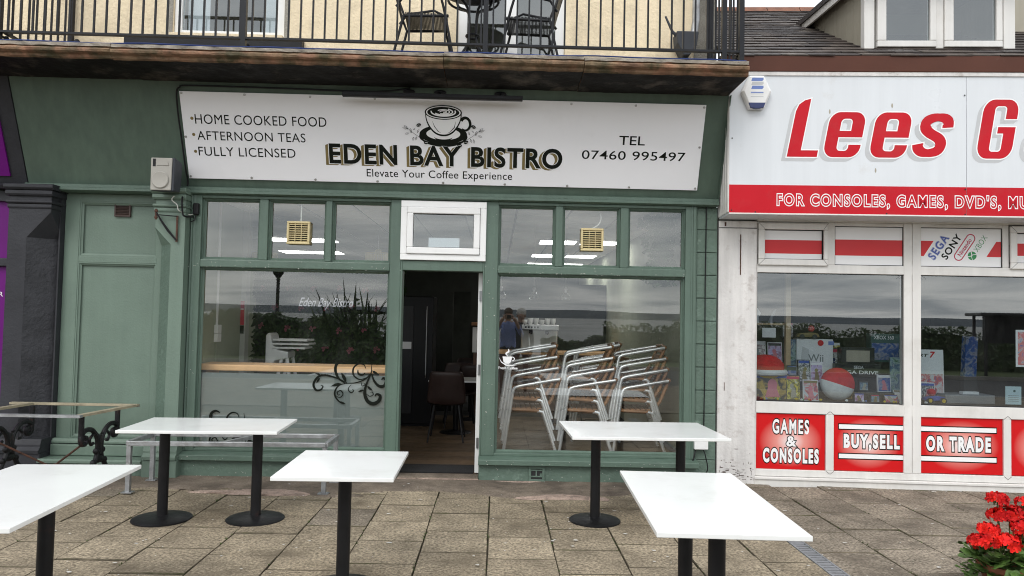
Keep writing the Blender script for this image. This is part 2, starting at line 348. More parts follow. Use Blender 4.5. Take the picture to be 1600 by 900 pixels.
pm('droppings', (0.55, 0.53, 0.49), 0.8, 0.15, 20)
pm('moss', (0.055, 0.075, 0.02), 0.9, 0.4, 20)
pm('drain_grey', (0.20, 0.205, 0.215), 0.8, 0.2, 12, 0.3, 60)
pm('asphalt', (0.05, 0.05, 0.052), 0.85, 0.2, 3, 0.5, 80)
pm('grass', (0.06, 0.085, 0.025), 0.9, 0.35, 1.0, 0.8, 20)
pm('sea', (0.115, 0.115, 0.10), 0.35, 0.3, 0.004, 0.0, 1)
pm('far_hill', (0.045, 0.06, 0.075), 0.95, 0.2, 0.002)
pm('kerb', (0.24, 0.23, 0.21), 0.85, 0.15, 3, 0.4, 40)
# interior
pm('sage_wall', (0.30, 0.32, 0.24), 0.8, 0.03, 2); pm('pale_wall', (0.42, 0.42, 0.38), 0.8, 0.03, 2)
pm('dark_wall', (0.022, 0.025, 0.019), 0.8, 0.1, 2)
pm('ceiling_tile', (0.86, 0.85, 0.84), 0.85, 0.04, 6, 0.3, 60, rnd=0.04); pm('ceiling_grid', (0.13, 0.128, 0.125), 0.6, 0.03)
pm('floor_wood', (0.105, 0.070, 0.041), 0.5, 0.18, 5, 0.1, 40, rnd=0.25)
pm('pine', (0.78, 0.47, 0.23), 0.5, 0.12, 5, 0.1, 40)
pm('dark_wood', (0.10, 0.045, 0.022), 0.5, 0.25, 6)
pm('brown_leather', (0.024, 0.012, 0.010), 0.5, 0.15, 8, 0.2, 80)
pm('fridge_black', (0.006, 0.006, 0.007), 0.35, 0.1, spec=0.2); pm('fridge_grey', (0.025, 0.025, 0.027), 0.35, 0.1, spec=0.25)
pm('mat_black', (0.012, 0.012, 0.013), 0.95, 0.3, 30, 0.8, 120)
pm('leaf_dark', (0.028, 0.060, 0.020), 0.6, 0.4, 5, hue=(0.050, 0.085, 0.022), spec=0.15); pm('leaf_hedge', (0.03, 0.055, 0.018), 0.6, 0.4, 3, hue=(0.045, 0.07, 0.02))
pm('leaf_flax', (0.035, 0.055, 0.022), 0.45, 0.3, 2); pm('pink_petal', (0.55, 0.17, 0.22), 0.6, 0.2)
pm('gold_fringe', (0.80, 0.72, 0.44), 0.5, 0.1); pm('socket_white', (0.75, 0.75, 0.73), 0.4, 0.02)
pm('film', (0.24, 0.275, 0.265), 0.75, 0.06, 1.2)
pm('steel', (0.45, 0.45, 0.44), 0.3, 0.1, 5, metal=0.9); pm('cup_white', (0.75, 0.75, 0.72), 0.3, 0.03)
lampmat('neon_white', (0.9, 0.92, 1.0), 0.22)
pm('red_sign', (0.50, 0.03, 0.06), 0.45, 0.05); pm('terracotta', (0.24, 0.085, 0.04), 0.8, 0.2)
# geranium
pm('leaf_geranium', (0.075, 0.14, 0.028), 0.55, 0.35, 14, 0.4, 60, rnd=0.2); pm('stem_green', (0.10, 0.14, 0.04), 0.6, 0.2)
pm('petal_red', (0.70, 0.018, 0.011), 0.6, 0.35, 26, hue=(0.50, 0.010, 0.012), rnd=0.18, spec=0.15)
# people
pm('skin', (0.42, 0.25, 0.18), 0.55, 0.1, 10); pm('shirt_blue', (0.24, 0.31, 0.58), 0.8, 0.12, 12); pm('jacket_dark', (0.022, 0.024, 0.03), 0.8, 0.2, 8)
pm('trousers', (0.03, 0.03, 0.04), 0.8, 0.2, 8); pm('hair_brown', (0.06, 0.032, 0.02), 0.6, 0.3, 40, 0.6, 120); pm('hair_grey', (0.68, 0.66, 0.62), 0.6, 0.2, 40, 0.6, 120)
pm('shoe', (0.02, 0.018, 0.017), 0.5, 0.1)
def film_mat():
    m = bpy.data.materials.new('frosted_film'); m.use_nodes = True; t = m.node_tree; t.nodes.clear(); A = t.nodes.new; K = t.links.new
    o = A('ShaderNodeOutputMaterial'); mix = A('ShaderNodeMixShader'); tr = A('ShaderNodeBsdfTransparent'); d = A('ShaderNodeBsdfDiffuse'); tl = A('ShaderNodeBsdfTranslucent'); m2 = A('ShaderNodeMixShader')
    d.inputs[0].default_value = (0.27, 0.31, 0.30, 1); tl.inputs[0].default_value = (0.42, 0.46, 0.45, 1); m2.inputs[0].default_value = 0.3; mix.inputs[0].default_value = 0.93
    K(d.outputs[0], m2.inputs[1]); K(tl.outputs[0], m2.inputs[2]); K(tr.outputs[0], mix.inputs[1]); K(m2.outputs[0], mix.inputs[2]); K(mix.outputs[0], o.inputs[0]); MAT['film'] = m
film_mat()
# ================================================================== SETTING
pave = B(-7.0, 8.0, -5.4, 0.35, -0.10, -0.024).build('pavement', 'joint_soil'); tag(pave, 'brown concrete paving slabs in front of the shops', kind='structure')
SW, SL = 0.452, 0.486
def slab_mesh(seed):
    r = random.Random(seed); n = 0.003; m = MB(); x, y = SW / 2 - n, SL / 2 - n - 0.0030
    j = lambda: r.uniform(-0.0035, 0.0035)
    lo = [(-x + j(), -y + j()), (x + j(), -y + j()), (x + j(), y + j()), (-x + j(), y + j())]
    hi = [(a * 0.988, b * 0.982) for a, b in lo]
    v = [(a, b, -0.05) for a, b in lo] + [(a, b, -0.006) for a, b in lo] + [(a, b, 0) for a, b in hi]
    f = [(0, 3, 2, 1)] + [(i, (i + 1) % 4, 4 + (i + 1) % 4, 4 + i) for i in range(4)] + [(4 + i, 4 + (i + 1) % 4, 8 + (i + 1) % 4, 8 + i) for i in range(4)] + [(8, 9, 10, 11)]
    m.add(v, f); m.m = [1] * (len(f) - 1) + [0]; return m
slab_meshes = [slab_mesh(i).mesh('paving_slab', ['slab', 'joint_soil']) for i in range(4)] + [slab_mesh(9 + i).mesh('paving_slab', ['slab_grey', 'joint_soil']) for i in range(3)]
for ci in range(-11, 17):
    x = -0.03 + (ci + 0.5) * SW
    sx = 1.0
    if ci == 4: x, sx = 1.954, 0.768
    if ci == 5: x, sx = 2.466, 0.945
    yo = (0.0, 0.27, 0.13, 0.36)[ci % 4]
    for k in range(-1, 8):
        y = -0.93 - yo + SL * 0.5 - k * SL
        if x > 2.3: y = -0.28 - yo * 0.6 - k * SL
        if y > 0.1: continue
        if y < -4.3: continue
        i = R.choice((0, 1, 2, 3, 0, 1, 2, 3, 0, 1, 2, 3, 5)) if x < 2.3 else R.choice((4, 5, 6))
        inst(slab_meshes[i], 'paving_slab', pave, (x, y, R.uniform(-0.004, 0.003)), (R.uniform(-0.006, 0.006), R.uniform(-0.006, 0.006), 0), (sx, 1, 1))
# worn concrete strip along the shop front, with a broken front edge
m = MB(); xs = [-5.2 + i * 0.12 for i in range(62)]; rr = random.Random(4)
fr = [-0.66 + 0.10 * math.sin(i * 0.37) + rr.uniform(-0.035, 0.035) for i in range(62)]
vs = []; fs = []
for i, x in enumerate(xs): vs += [(x, fr[i], -0.006), (x, fr[i] + 0.02, 0.006 + rr.uniform(-.001, .003)), (x, -0.3, 0.009 + rr.uniform(-.002, .002)), (x, 0.3, 0.012)]
for i in range(61): fs += [(4 * i + k, 4 * i + 4 + k, 4 * i + 5 + k, 4 * i + 1 + k) for k in range(3)]
m.add(vs, fs); m.build('concrete_strip', 'concrete', pave, smooth=True)
def patch(cx, cy, rx, ry, seed, h=0.018):
    r = random.Random(seed); m = MB(); n = 26; ring = []
    for k, s in ((0, 1.0), (1, 0.86), (2, 0.45)):
        for i in range(n):
            a = 2 * math.pi * i / n; q = s * (0.78 + 0.35 * math.sin(3 * a + seed) * 0.5 + r.uniform(-0.13, 0.13))
            ring.append((cx + rx * q * math.cos(a), cy + ry * q * math.sin(a), (0.0, h * 0.8 + r.uniform(-0.003, 0.003), h + r.uniform(-0.004, 0.004))[k]))
    f = [(k * n + i, k * n + (i + 1) % n, k * n + n + (i + 1) % n, k * n + n + i) for k in range(2) for i in range(n)] + [tuple(range(2 * n, 3 * n))]
    return m.add(ring, f)
for i, a in enumerate([(0.62, -0.74, 0.50, 0.10), (-2.05, -0.72, 0.62, 0.12), (-2.6, -0.62, 0.3, 0.1), (0.25, -0.16, 0.28, 0.06), (-1.35, -0.78, 0.3, 0.06), (-2.0, -0.3, 0.5, 0.07)]):
    patch(*a, seed=i + 3, h=0.012 if i > 1 else 0.018).build('mortar_patch', 'mortar' if i in (0, 1, 3) else 'concrete', pave)
m = MB(); rr = random.Random(8)                                   # gull droppings and grit
for i in range(420):
    x, y = rr.uniform(-4.6, 5.2), rr.uniform(-3.4, -0.05)
    if i > 320: x, y = rr.uniform(2.6, 5.3), rr.uniform(-0.28, -0.03)
    s = rr.choice((0.003, 0.004, 0.004, 0.005, 0.006, 0.008, 0.012)); n = 7; a0 = rr.uniform(0, 6)
    pts = [(x + s * rr.uniform(0.5, 1.5) * 1.4 * math.cos(a0 + 2 * math.pi * k / n), y + s * rr.uniform(0.5, 1.4) * math.sin(a0 + 2 * math.pi * k / n)) for k in range(n)]
    z = 0.016 if (y > -0.6 and x < 2.2) else 0.0075
    m.add([(p[0], p[1], z) for p in pts] + [(x, y, z + 0.002)], [(k, (k + 1) % n, n) for k in range(n)])
o = m.build('bird_droppings', 'droppings', pave, recalc=False); o['kind'] = 'stuff'
m = MB()                                                           # moss and tiny weeds in the joints
for i in range(420):
    if i < 300: x, y = -0.03 + SW * rr.randint(-9, 11) + rr.uniform(-0.008, 0.008), rr.choice((-1.0, -1.5, -2.1, -2.6, -0.9, -1.9)) + rr.gauss(0, 0.09)
    else: x, y = rr.uniform(-3, 5), -0.02 - rr.random() * 0.03
    for b in range(3):
        a = rr.uniform(0, 6.28); h = rr.uniform(0.002, 0.013); d = rr.uniform(0.006, 0.020)
        m.add([(x, y, -0.004), (x + 0.006 * math.sin(a), y - 0.006 * math.cos(a), 0.0), (x + d * math.cos(a), y + d * math.sin(a), h)], [(0, 1, 2)])
o = m.build('moss', 'moss', pave, recalc=False); o['kind'] = 'stuff'
dr = thing('drain_channel', 'grey slotted drain channel set into the paving beside the long table', 'drain', (2.19, 0, 0))
B(-0.058, -0.046, -4.6, -0.06, -0.05, 0.004).build('channel_edge', 'drain_grey', dr); B(0.046, 0.058, -4.6, -0.06, -0.05, 0.004).build('channel_edge', 'drain_grey', dr)
B(-0.046, 0.046, -4.6, -0.06, -0.08, -0.03).build('channel_bed', 'joint_dark', dr)
gm = B(-0.046, 0.046, -0.016, 0.016, -0.022, 0.001).mesh('grating_bar', 'drain_grey')
for k in range(90): inst(gm, 'grating_bar', dr, (0, -0.1 - k * 0.05, 0))
m = MB(); m.box(-60, 60, -10.4, -5.4, -0.1, -0.004); m.box(-60, -7.0, -5.4, 0.35, -0.1, -0.004); m.box(8.0, 60, -5.4, 0.35, -0.1, -0.004)
tag(m.build('promenade', 'slab_grey'), kind='structure')
tag(B(-60, 60, -10.55, -10.4, -0.2, 0.0).build('kerb', 'kerb'), kind='structure')
tag(B(-60, 60, -17.5, -10.55, -0.3, -0.12).build('road', 'asphalt'), kind='structure')
tag(B(-60, 60, -17.65, -17.5, -0.3, 0.0).build('kerb', 'kerb'), kind='structure')
m = MB(); gx = [-200 + 8 * i for i in range(51)]; gy = [-17.65, -20, -23, -27, -34, -50]; gz = [-0.02, -0.02, -0.05, -0.6, -2.2, -4.3]
m.add([(x, y, z + (R.uniform(-.1, .1) if j > 2 else 0)) for x in gx for j, (y, z) in enumerate(zip(gy, gz))],
      [(i * 6 + j, i * 6 + 6 + j, i * 6 + 7 + j, i * 6 + 1 + j) for i in range(50) for j in range(5)])
tag(m.build('grass_bank', 'grass', smooth=True), kind='structure')
tag(MB().add([(-30000, -40, -4.0), (30000, -40, -4.0), (30000, -26000, -4.0), (-30000, -26000, -4.0)], [(0, 1, 2, 3)]).build('sea', 'sea'), kind='structure')
def ridge(name, y, x0, x1, n, base, amp, seed):
    r = random.Random(seed); ph = [r.uniform(0, 6.28) for _ in range(6)]; m = MB(); vs = []
    for i in range(n + 1):
        x = x0 + (x1 - x0) * i / n; t = i / n
        h = base + amp * (0.5 * math.sin(5 * t + ph[0]) + 0.3 * math.sin(11 * t + ph[1]) + 0.15 * math.sin(27 * t + ph[2]) + 0.08 * math.sin(61 * t + ph[3]) + 0.05 * math.sin(133 * t + ph[4]))
        h = max(h, 6); vs += [(x, y, -8), (x, y - 900, h), (x, y - 2500, h * 0.8), (x, y - 4000, -8)]
    m.add(vs, [(4 * i + k, 4 * i + 4 + k, 4 * i + 5 + k, 4 * i + 1 + k) for i in range(n) for k in range(3)])
    tag(m.build(name, 'far_hill', smooth=True), kind='structure')
ridge('hills', -8000, -14000, 14000, 260, 70, 75, 2)
ridge('hills', -5200, -9000, -1200, 160, 26, 40, 5)

# ================================================================== BISTRO BUILDING
bis = thing('bistro_building', 'green painted bistro shopfront with cream rendered flat and balcony above', 'building')
def bead(m, x0, x1, z0, z1, y=-0.008, w=0.026, d=0.034):
    """a stepped, sloping glazing bead round a pane"""
    cx, cz = (x0 + x1) / 2, (z0 + z1) / 2
    def inn(p, q): return (p[0] + (q if p[0] < cx else -q), p[1] + (q if p[1] < cz else -q))
    steps = [(0.0, y - d), (w * 0.4, y - d), (w * 0.4, y - d * 0.62), (w, y - 0.003)]
    for a, b in (((x0, z0), (x1, z0)), ((x1, z0), (x1, z1)), ((x1, z1), (x0, z1)), ((x0, z1), (x0, z0))):
        for (q0, ya), (q1, yb) in zip(steps, steps[1:]):
            p0, p1, p2, p3 = inn(a, q0), inn(b, q0), inn(b, q1), inn(a, q1)
            m.add([(p0[0], ya, p0[1]), (p1[0], ya, p1[1]), (p2[0], yb, p2[1]), (p3[0], yb, p3[1])], [(0, 1, 2, 3)])
def pane(parent, x0, x1, z0, z1, y=0.0, mat='glass', t=0.006, name='pane'):
    m = MB(); m.add([(x0, y, z0), (x1, y, z0), (x1, y, z1), (x0, y, z1)], [(0, 1, 2, 3)], 0)
    m.add([(x0, y, z0), (x1, y, z0), (x1, y, z1), (x0, y, z1), (x0, y + t, z0), (x1, y + t, z0), (x1, y + t, z1), (x0, y + t, z1)],
          [(7, 6, 5, 4), (1, 5, 6, 2), (4, 0, 3, 7), (0, 4, 5, 1), (3, 2, 6, 7)], 1)
    return m.build(name, [mat, 'glass_rear'], parent, recalc=False)
F0, F1 = -0.078, 0.05
def window(x0, x1, mull, jl, jr, z_sill=0.262):
    """x0,x1 glass limits; mull = mullions of the upper lights; jl, jr = outer limits of the jambs"""
    wnd = B(jl, x0, F0, F1, 0.235, 2.70).build('shop_window', 'green', bis, bevel=0.006)
    B(x1, jr, F0, F1, 0.235, 2.70).build('jamb', 'green', wnd, bevel=0.006)
    B(x0, x1, F0, F1, 2.672, 2.70).build('head_rail', 'green', wnd, bevel=0.004)
    B(x0, x1, F0 - 0.006, F1, 2.000, 2.078).build('transom', 'green', wnd, bevel=0.010)
    B(x0, x1, F0 + 0.004, F1, 0.235, z_sill).build('bottom_rail', 'green', wnd, bevel=0.004)
    for a, b in mull: B(a, b, F0 + 0.003, F1, 2.078, 2.672).build('mullion', 'green', wnd, bevel=0.008)
    edges = [x0] + [q for ab in mull for q in ab] + [x1]
    mb = MB()
    for i in range(0, len(edges), 2):
        bead(mb, edges[i], edges[i + 1], 2.078, 2.672); pane(wnd, edges[i] - 0.004, edges[i + 1] + 0.004, 2.074, 2.676)
    bead(mb, x0, x1, z_sill, 2.0); pane(wnd, x0 - 0.004, x1 + 0.004, z_sill - 0.004, 2.004)
    mb.build('glazing_bead', 'green', wnd, recalc=False)
    MB().prism([(F0 + .002, 0.235), (-0.17, 0.215), (-0.175, 0.208), (-0.175, 0.165), (-0.155, 0.158), (0.05, 0.158), (0.05, 0.234)], jl - 0.02, jr + 0.02).build('sill', 'green', wnd, bevel=0.004)
    B(jl - 0.01, jr + 0.01, -0.115, 0.05, -0.03, 0.156).build('stall_riser', 'green_rough', wnd)
    m = MB(); q = random.Random(int(x0 * 10) + 50)                 # flecks of bare undercoat along sill, riser and transom
    for k in range(120):
        x = q.uniform(jl, jr); z, y_ = q.choice(((q.uniform(.168, .205), -0.1755), (q.uniform(.01, .15), -0.1156), (q.uniform(2.005, 2.07), F0 - 0.0066), (q.uniform(.01, .06), -0.1157), (2.0 + abs(q.gauss(0, .01)), F0 - 0.0067)))
        if k % 5 == 0: x, z, y_ = (q.uniform(jl + .01, x0 - .01), q.uniform(.3, 2.6), F0 - 0.0006)
        r1, r2 = q.uniform(.002, .008), q.uniform(.0015, .004)
        m.poly([(x + r1 * q.uniform(.4, 1.2) * math.cos(a), z + r2 * q.uniform(.4, 1.2) * math.sin(a)) for a in (0, 1, 2.1, 3.1, 4.2, 5.2)], y_ - k * 2e-6)
    o = m.build('paint_flecks', 'droppings', wnd, recalc=False); o['kind'] = 'stuff'
    return wnd
wl = window(-2.880, -1.050, [(-2.325, -2.240), (-1.682, -1.622)], -2.985, -0.945)
wr = window(0.0, 1.835, [(0.558, 0.628), (1.194, 1.274)], -0.128, 1.945)
# mouldings of the left jamb beside the pilaster
MB().prism([(-2.985, 0.03), (-2.985, -0.075), (-2.975, -0.085), (-2.962, -0.075), (-2.952, -0.085), (-2.935, -0.079), (-2.93, -0.066), (-2.93, 0.03)], 0.24, 2.698, 'z').build('jamb_moulding', 'green', wl)
MB().prism([(1.945, 0.03), (1.945, -0.08), (1.93, -0.088), (1.912, -0.08), (1.905, -0.088), (1.89, -0.08), (1.885, -0.066), (1.885, 0.03)], 0.24, 2.698, 'z').build('jamb_moulding', 'green', wr)
# frosted film and scroll decal on the left pane, script and steam-cup decals on the right pane
fl = B(-2.884, -1.046, 0.009, 0.011, 0.262, 0.978).build('frosted_film', 'film', wl)
# door opening
drf = B(-0.945, -0.925, F0, 0.08, 0.0, 2.70).build('door_frame', 'green', bis, bevel=0.005)
B(-0.145, -0.128, F0, 0.08, 0.0, 2.70).build('jamb', 'green', drf, bevel=0.005)
B(-0.925, -0.145, F0, 0.08, 2.012, 2.108).build('door_head', 'green', drf, bevel=0.006)
B(-0.925, -0.145, F0 + .004, 0.08, 2.672, 2.70).build('head_rail', 'green', drf)
B(-1.055, -0.945, -0.066, 0.05, 0.0, 0.233).build('jamb_foot', 'green_rough', drf); B(-0.127, -0.062, -0.066, 0.05, 0.0, 0.157).build('jamb_foot', 'green_rough', drf)
B(-0.925, -0.145, -0.10, 0.08, -0.02, 0.028).build('threshold', 'concrete', drf, bevel=0.008)
B(-0.925, -0.145, -0.115, -0.10, -0.02, 0.018).build('threshold_strip', 'mortar', drf)
# white fanlight over the door
fan = MB()
for (a, b, c, d) in ((-0.950, -0.120, 2.628, 2.690), (-0.950, -0.120, 2.112, 2.170), (-0.950, -0.890, 2.170, 2.628), (-0.180, -0.120, 2.170, 2.628)): fan.box(a, b, -0.105, 0.02, c, d)
fl_ = fan.build('fanlight', 'white_plastic', bis, bevel=0.005); fl_['label'] = 'white plastic fanlight over the open door'
sm = MB()
for (a, b, c, d) in ((-0.888, -0.182, 2.565, 2.626), (-0.888, -0.182, 2.172, 2.235), (-0.888, -0.828, 2.235, 2.565), (-0.242, -0.182, 2.235, 2.565)): sm.box(a, b, -0.125, 0.0, c, d)
sm.build('sash', 'white_plastic', fl_, bevel=0.008); g_ = pane(fl_, -0.832, -0.238, 2.231, 2.569, -0.085, 'glass_upvc')
gk = MB()
for (a, b, c, d) in ((-0.831, -0.239, 2.559, 2.566), (-0.831, -0.239, 2.234, 2.241), (-0.831, -0.825, 2.241, 2.559), (-0.245, -0.239, 2.241, 2.559)): gk.box(a, b, -0.092, -0.087, c, d)
gk.build('gasket', 'gasket', fl_); B(-0.68, -0.38, -0.07, -0.066, 2.24, 2.335).build('paper_notice', 'white_print', fl_)
# open white door, folded back into the room
dl = MB().box(-0.188, -0.146, 0.085, 0.93, 0.035, 2.008).build('door', 'white_plastic', bis, bevel=0.004); dl['label'] = 'white door standing open, seen edge on'
for z in (0.33, 1.05, 1.78): MB().tube([(-0.167, 0.078, z - 0.05), (-0.167, 0.078, z + 0.05)], 0.009).box(-0.178, -0.150, 0.079, 0.084, z - 0.05, z + 0.05).build('hinge', 'steel_wire', dl)
# right pier of painted blocks
pier = B(1.947, 2.160, -0.035, 0.4, -0.03, 2.70).build('pier', 'green', bis); z = 0.0; k = 0
while z < 2.69:
    h = min(0.225, 2.69 - z); cuts = [1.948, 2.159]
    for a, b in zip(cuts, cuts[1:]): B(a + .004, b - .003, -0.046 - R.uniform(0, .006), -0.034, z + .003, z + h - .003).build('block', 'green_rough', pier, bevel=0.007)
    z += h; k += 1
# left pilaster with stopped chamfer
def pilaster(parent, x0, x1, side, mats, yb=0.06, yf=-0.19, ch=0.155, zs0=2.20, zs1=2.36, zt=2.71, hb=0.30, cap=None):
    """side = -1 chamfer on the left edge, +1 on the right edge"""
    m = MB(); P = lambda x: x
    xa, xb = (x0, x1)
    def sec(c):
        if side < 0: return [(xa, yb), (xa, yf + c), (xa + c, yf), (xb, yf), (xb, yb)]
        return [(xa, yb), (xa, yf), (xb - c, yf), (xb, yf + c), (xb, yb)]
    lv = [(hb, ch), (zs0, ch), (zs1, 0.004), (zt, 0.004)]; vs = []
    for z, c in lv: vs += [(q[0], q[1], z) for q in sec(c)]
    fs = []; mi = []
    for i in range(3):
        for j in range(5):
            f = (i * 5 + j, i * 5 + (j + 1) % 5, i * 5 + 5 + (j + 1) % 5, i * 5 + 5 + j)
            m.add([vs[q] for q in f], [(0, 1, 2, 3)], 1 if (j == 1 and side < 0 or j == 2 and side > 0) and i == 0 else 0)
    pl = m.build('pilaster', mats, parent, recalc=False)
    e = 0.012
    B(xa - 0.03, xb + 0.012, yf - 0.03, yb, -0.03, hb - 0.13).build('plinth', mats[0], pl, bevel=0.01)
    MB().prism([(yb, hb - 0.128), (yf - 0.045, hb - 0.128), (yf - 0.048, hb - 0.10), (yf - 0.02, hb - 0.07), (yf - 0.02, hb - 0.05), (yf - 0.002, hb), (yb, hb)], xa - 0.02, xb + 0.008).build('base_moulding', mats[0], pl)
    for z, h, d in ((zt - 0.025, 0.055, 0.050), (zt - 0.082, 0.052, 0.034), (zt - 0.155, 0.030, 0.028), (zt - 0.200, 0.040, 0.014)):
        c = (xa - d * 0.7, xb + (d * 0.3 if side < 0 else d * 0.7))
        MB().prism([(yb, z), (yf - d * 0.6, z), (yf - d, z + h * 0.35), (yf - d, z + h * 0.8), (yf - d * 0.8, z + h), (yb, z + h)], *c).build('capital_moulding', mats[0], pl, bevel=0.004)
    return pl
pilaster(bis, -3.272, -2.988, -1, ['green_panel', 'green_rough'])
# boarded-up doorway between the pilasters
bd = B(-4.24, -3.268, 0.075, 0.12, 0.0, 2.72).build('boarded_doorway', 'green_panel', bis); bd['label'] = 'boarded green doorway with a brown vent near its top'
for a in ((-4.24, -4.10, 0.02, 0.076, 0.30, 2.70), (-3.34, -3.268, 0.02, 0.076, 0.30, 2.70), (-4.10, -3.34, 0.022, 0.076, 2.625, 2.70), (-4.10, -3.34, 0.022, 0.076, 2.028, 2.085)):
    B(*a).build('door_casing', 'green_panel', bd, bevel=0.003)
mb = MB(); bead(mb, -4.10, -3.34, 2.085, 2.625, 0.045, 0.03, 0.02); bead(mb, -4.10, -3.34, 0.33, 2.028, 0.045, 0.03, 0.02); mb.build('panel_moulding', 'green_panel', bd, recalc=False)
B(-4.10, -3.34, 0.062, 0.0755, 0.33, 2.02).build('panel', 'green_panel', bd); B(-4.10, -3.34, 0.062, 0.0755, 2.09, 2.62).build('panel', 'green_panel', bd)
MB().prism([(0.07, 0.33), (-0.03, 0.325), (-0.05, 0.30), (-0.05, 0.285), (0.07, 0.27)], -4.24, -3.27).build('bottom_ledge', 'green_panel', bd)
B(-4.24, -3.3, -0.07, 0.11, 0.168, 0.275).build('kick_board', 'green_panel', bd, bevel=0.01)
MB().prism([(0.05, 0.165), (-0.22, 0.165), (-0.235, 0.15), (-0.235, 0.13), (-0.19, 0.11), (0.05, 0.11)], -4.26, -3.302).build('step_moulding', 'green_panel', bd)
B(-4.26, -3.302, -0.18, 0.05, -0.03, 0.108).build('step', 'green_rough', bd)
# sloping fascia: local frame of the sign plane (x along the street, z up the slope)
SLOPE = math.atan2(0.30, 0.765)
fas = MB().box(-4.565, 2.150, 0.020, 0.06, -0.085, 0.935).build('fascia', 'green_dark', bis); fas.location = (0, -0.10, 2.855); fas.rotation_euler = (SLOPE, 0, 0)
MB().prism([(-0.03, 2.775), (-0.105, 2.775), (-0.118, 2.768), (-0.118, 2.742), (-0.135, 2.735), (-0.135, 2.712), (-0.10, 2.701), (0.05, 2.701)], -4.56, 2.148).build('cornice', 'green', bis)
m = MB(); m.prism([(-0.075, 2.72), (-0.455, 3.70), (0.05, 3.70), (0.05, 2.72)], 2.1505, 2.158); m.build('fascia_cheek', 'green_dark', bis)
# balcony slab: four stones with moulded nosing
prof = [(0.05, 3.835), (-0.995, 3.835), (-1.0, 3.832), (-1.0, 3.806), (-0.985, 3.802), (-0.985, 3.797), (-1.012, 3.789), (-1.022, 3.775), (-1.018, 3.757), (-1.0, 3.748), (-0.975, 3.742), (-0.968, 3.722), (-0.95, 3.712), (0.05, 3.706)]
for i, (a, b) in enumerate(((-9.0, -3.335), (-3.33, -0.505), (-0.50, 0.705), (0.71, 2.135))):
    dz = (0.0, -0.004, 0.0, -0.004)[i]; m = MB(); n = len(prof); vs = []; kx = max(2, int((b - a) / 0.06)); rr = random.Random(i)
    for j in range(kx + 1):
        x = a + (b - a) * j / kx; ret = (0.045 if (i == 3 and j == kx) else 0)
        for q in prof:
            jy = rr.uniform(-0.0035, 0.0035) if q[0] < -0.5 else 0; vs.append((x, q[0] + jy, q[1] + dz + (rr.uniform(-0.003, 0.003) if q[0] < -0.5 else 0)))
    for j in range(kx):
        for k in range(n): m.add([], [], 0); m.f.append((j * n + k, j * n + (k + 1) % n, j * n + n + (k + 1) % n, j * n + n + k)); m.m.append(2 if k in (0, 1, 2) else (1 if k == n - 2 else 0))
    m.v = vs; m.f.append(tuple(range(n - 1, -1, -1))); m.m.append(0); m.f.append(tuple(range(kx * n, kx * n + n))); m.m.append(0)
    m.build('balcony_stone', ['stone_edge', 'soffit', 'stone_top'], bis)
B(2.1355, 2.16, -0.93, 0.05, 3.72, 3.80).build('balcony_stone', 'stone_edge', bis, bevel=0.015)
# upper wall in cream render, openings for a window and a glazed door
for a in ((-9, -3.285, 3.835, 7.5), (-3.285, -2.185, 3.835, 4.315), (-2.185, -0.455, 3.835, 7.5), (0.625, 1.93, 3.835, 7.5), (-3.285, -2.185, 5.45, 7.5), (-0.455, 0.625, 5.95, 7.5)):
    B(a[0], a[1], 0.055, 0.35, a[2], a[3]).build('rendered_wall', 'cream_render', bis)
B(1.93, 2.155, 0.05, 0.36, 3.835, 7.5).build('corner_render', 'grey_render', bis); B(2.03, 2.155, 0.36, 9.0, 2.7, 7.5).build('gable_wall', 'grey_render', bis)
B(-3.29, -2.18, -0.02, 0.1, 4.285, 4.314).build('window_ledge', 'cream_render', bis); B(-3.72, -1.98, -0.03, 0.054, 4.19, 4.283).build('dark_skirting', 'black_metal', bis)
B(-3.34, -3.287, 0.048, 0.0545, 4.25, 5.5).build('stone_reveal', 'grey_render', bis); B(-2.183, -2.15, 0.048, 0.0545, 4.25, 5.5).build('stone_reveal', 'grey_render', bis)
uw = MB()
for a in ((-3.283, -3.21, 4.317, 5.448), (-2.262, -2.187, 4.317, 5.448), (-3.21, -2.262, 4.317, 4.375), (-3.21, -2.262, 5.39, 5.448)): uw.box(a[0], a[1], 0.08, 0.15, a[2], a[3])
uw = uw.build('upper_window', 'white_plastic', bis, bevel=0.006); pane(uw, -3.214, -2.258, 4.371, 5.394, 0.11, 'glass_upvc')
B(-3.2, -2.98, 0.2, 0.215, 4.38, 5.4).build('curtain', 'white_print', uw); B(-2.42, -2.27, 0.2, 0.215, 4.38, 5.4).build('curtain', 'white_print', uw)
ud = MB()
for a in ((-0.453, -0.36, 3.836, 5.948), (0.53, 0.623, 3.836, 5.948), (0.02, 0.15, 3.836, 5.948), (-0.36, 0.02, 3.836, 3.96), (0.15, 0.53, 3.836, 3.96), (-0.36, 0.02, 5.85, 5.948), (0.15, 0.53, 5.85, 5.948)): ud.box(a[0], a[1], 0.08, 0.15, a[2], a[3])
ud = ud.build('balcony_door', 'white_plastic', bis, bevel=0.006); pane(ud, -0.364, 0.024, 3.956, 5.854, 0.11, 'glass_upvc'); pane(ud, 0.146, 0.534, 3.956, 5.854, 0.11, 'glass_upvc')
B(-9, 2.02, 3.0, 3.1, 3.84, 7.5).build('inner_partition', 'pale_wall', bis); B(-9, 2.02, 0.36, 3.0, 7.3, 7.4).build('upper_ceiling', 'pale_wall', bis); B(-9, 2.02, 0.36, 3.0, 3.80, 3.834).build('upper_floor', 'pale_wall', bis)
B(-9, 2.155, 0.05, 9.0, 7.5, 7.6).build('roof_slab', 'grey_render', bis)
B(-9, 2.02, 0.06, 0.36, 2.76, 3.70).build('lintel', 'grey_render', bis)

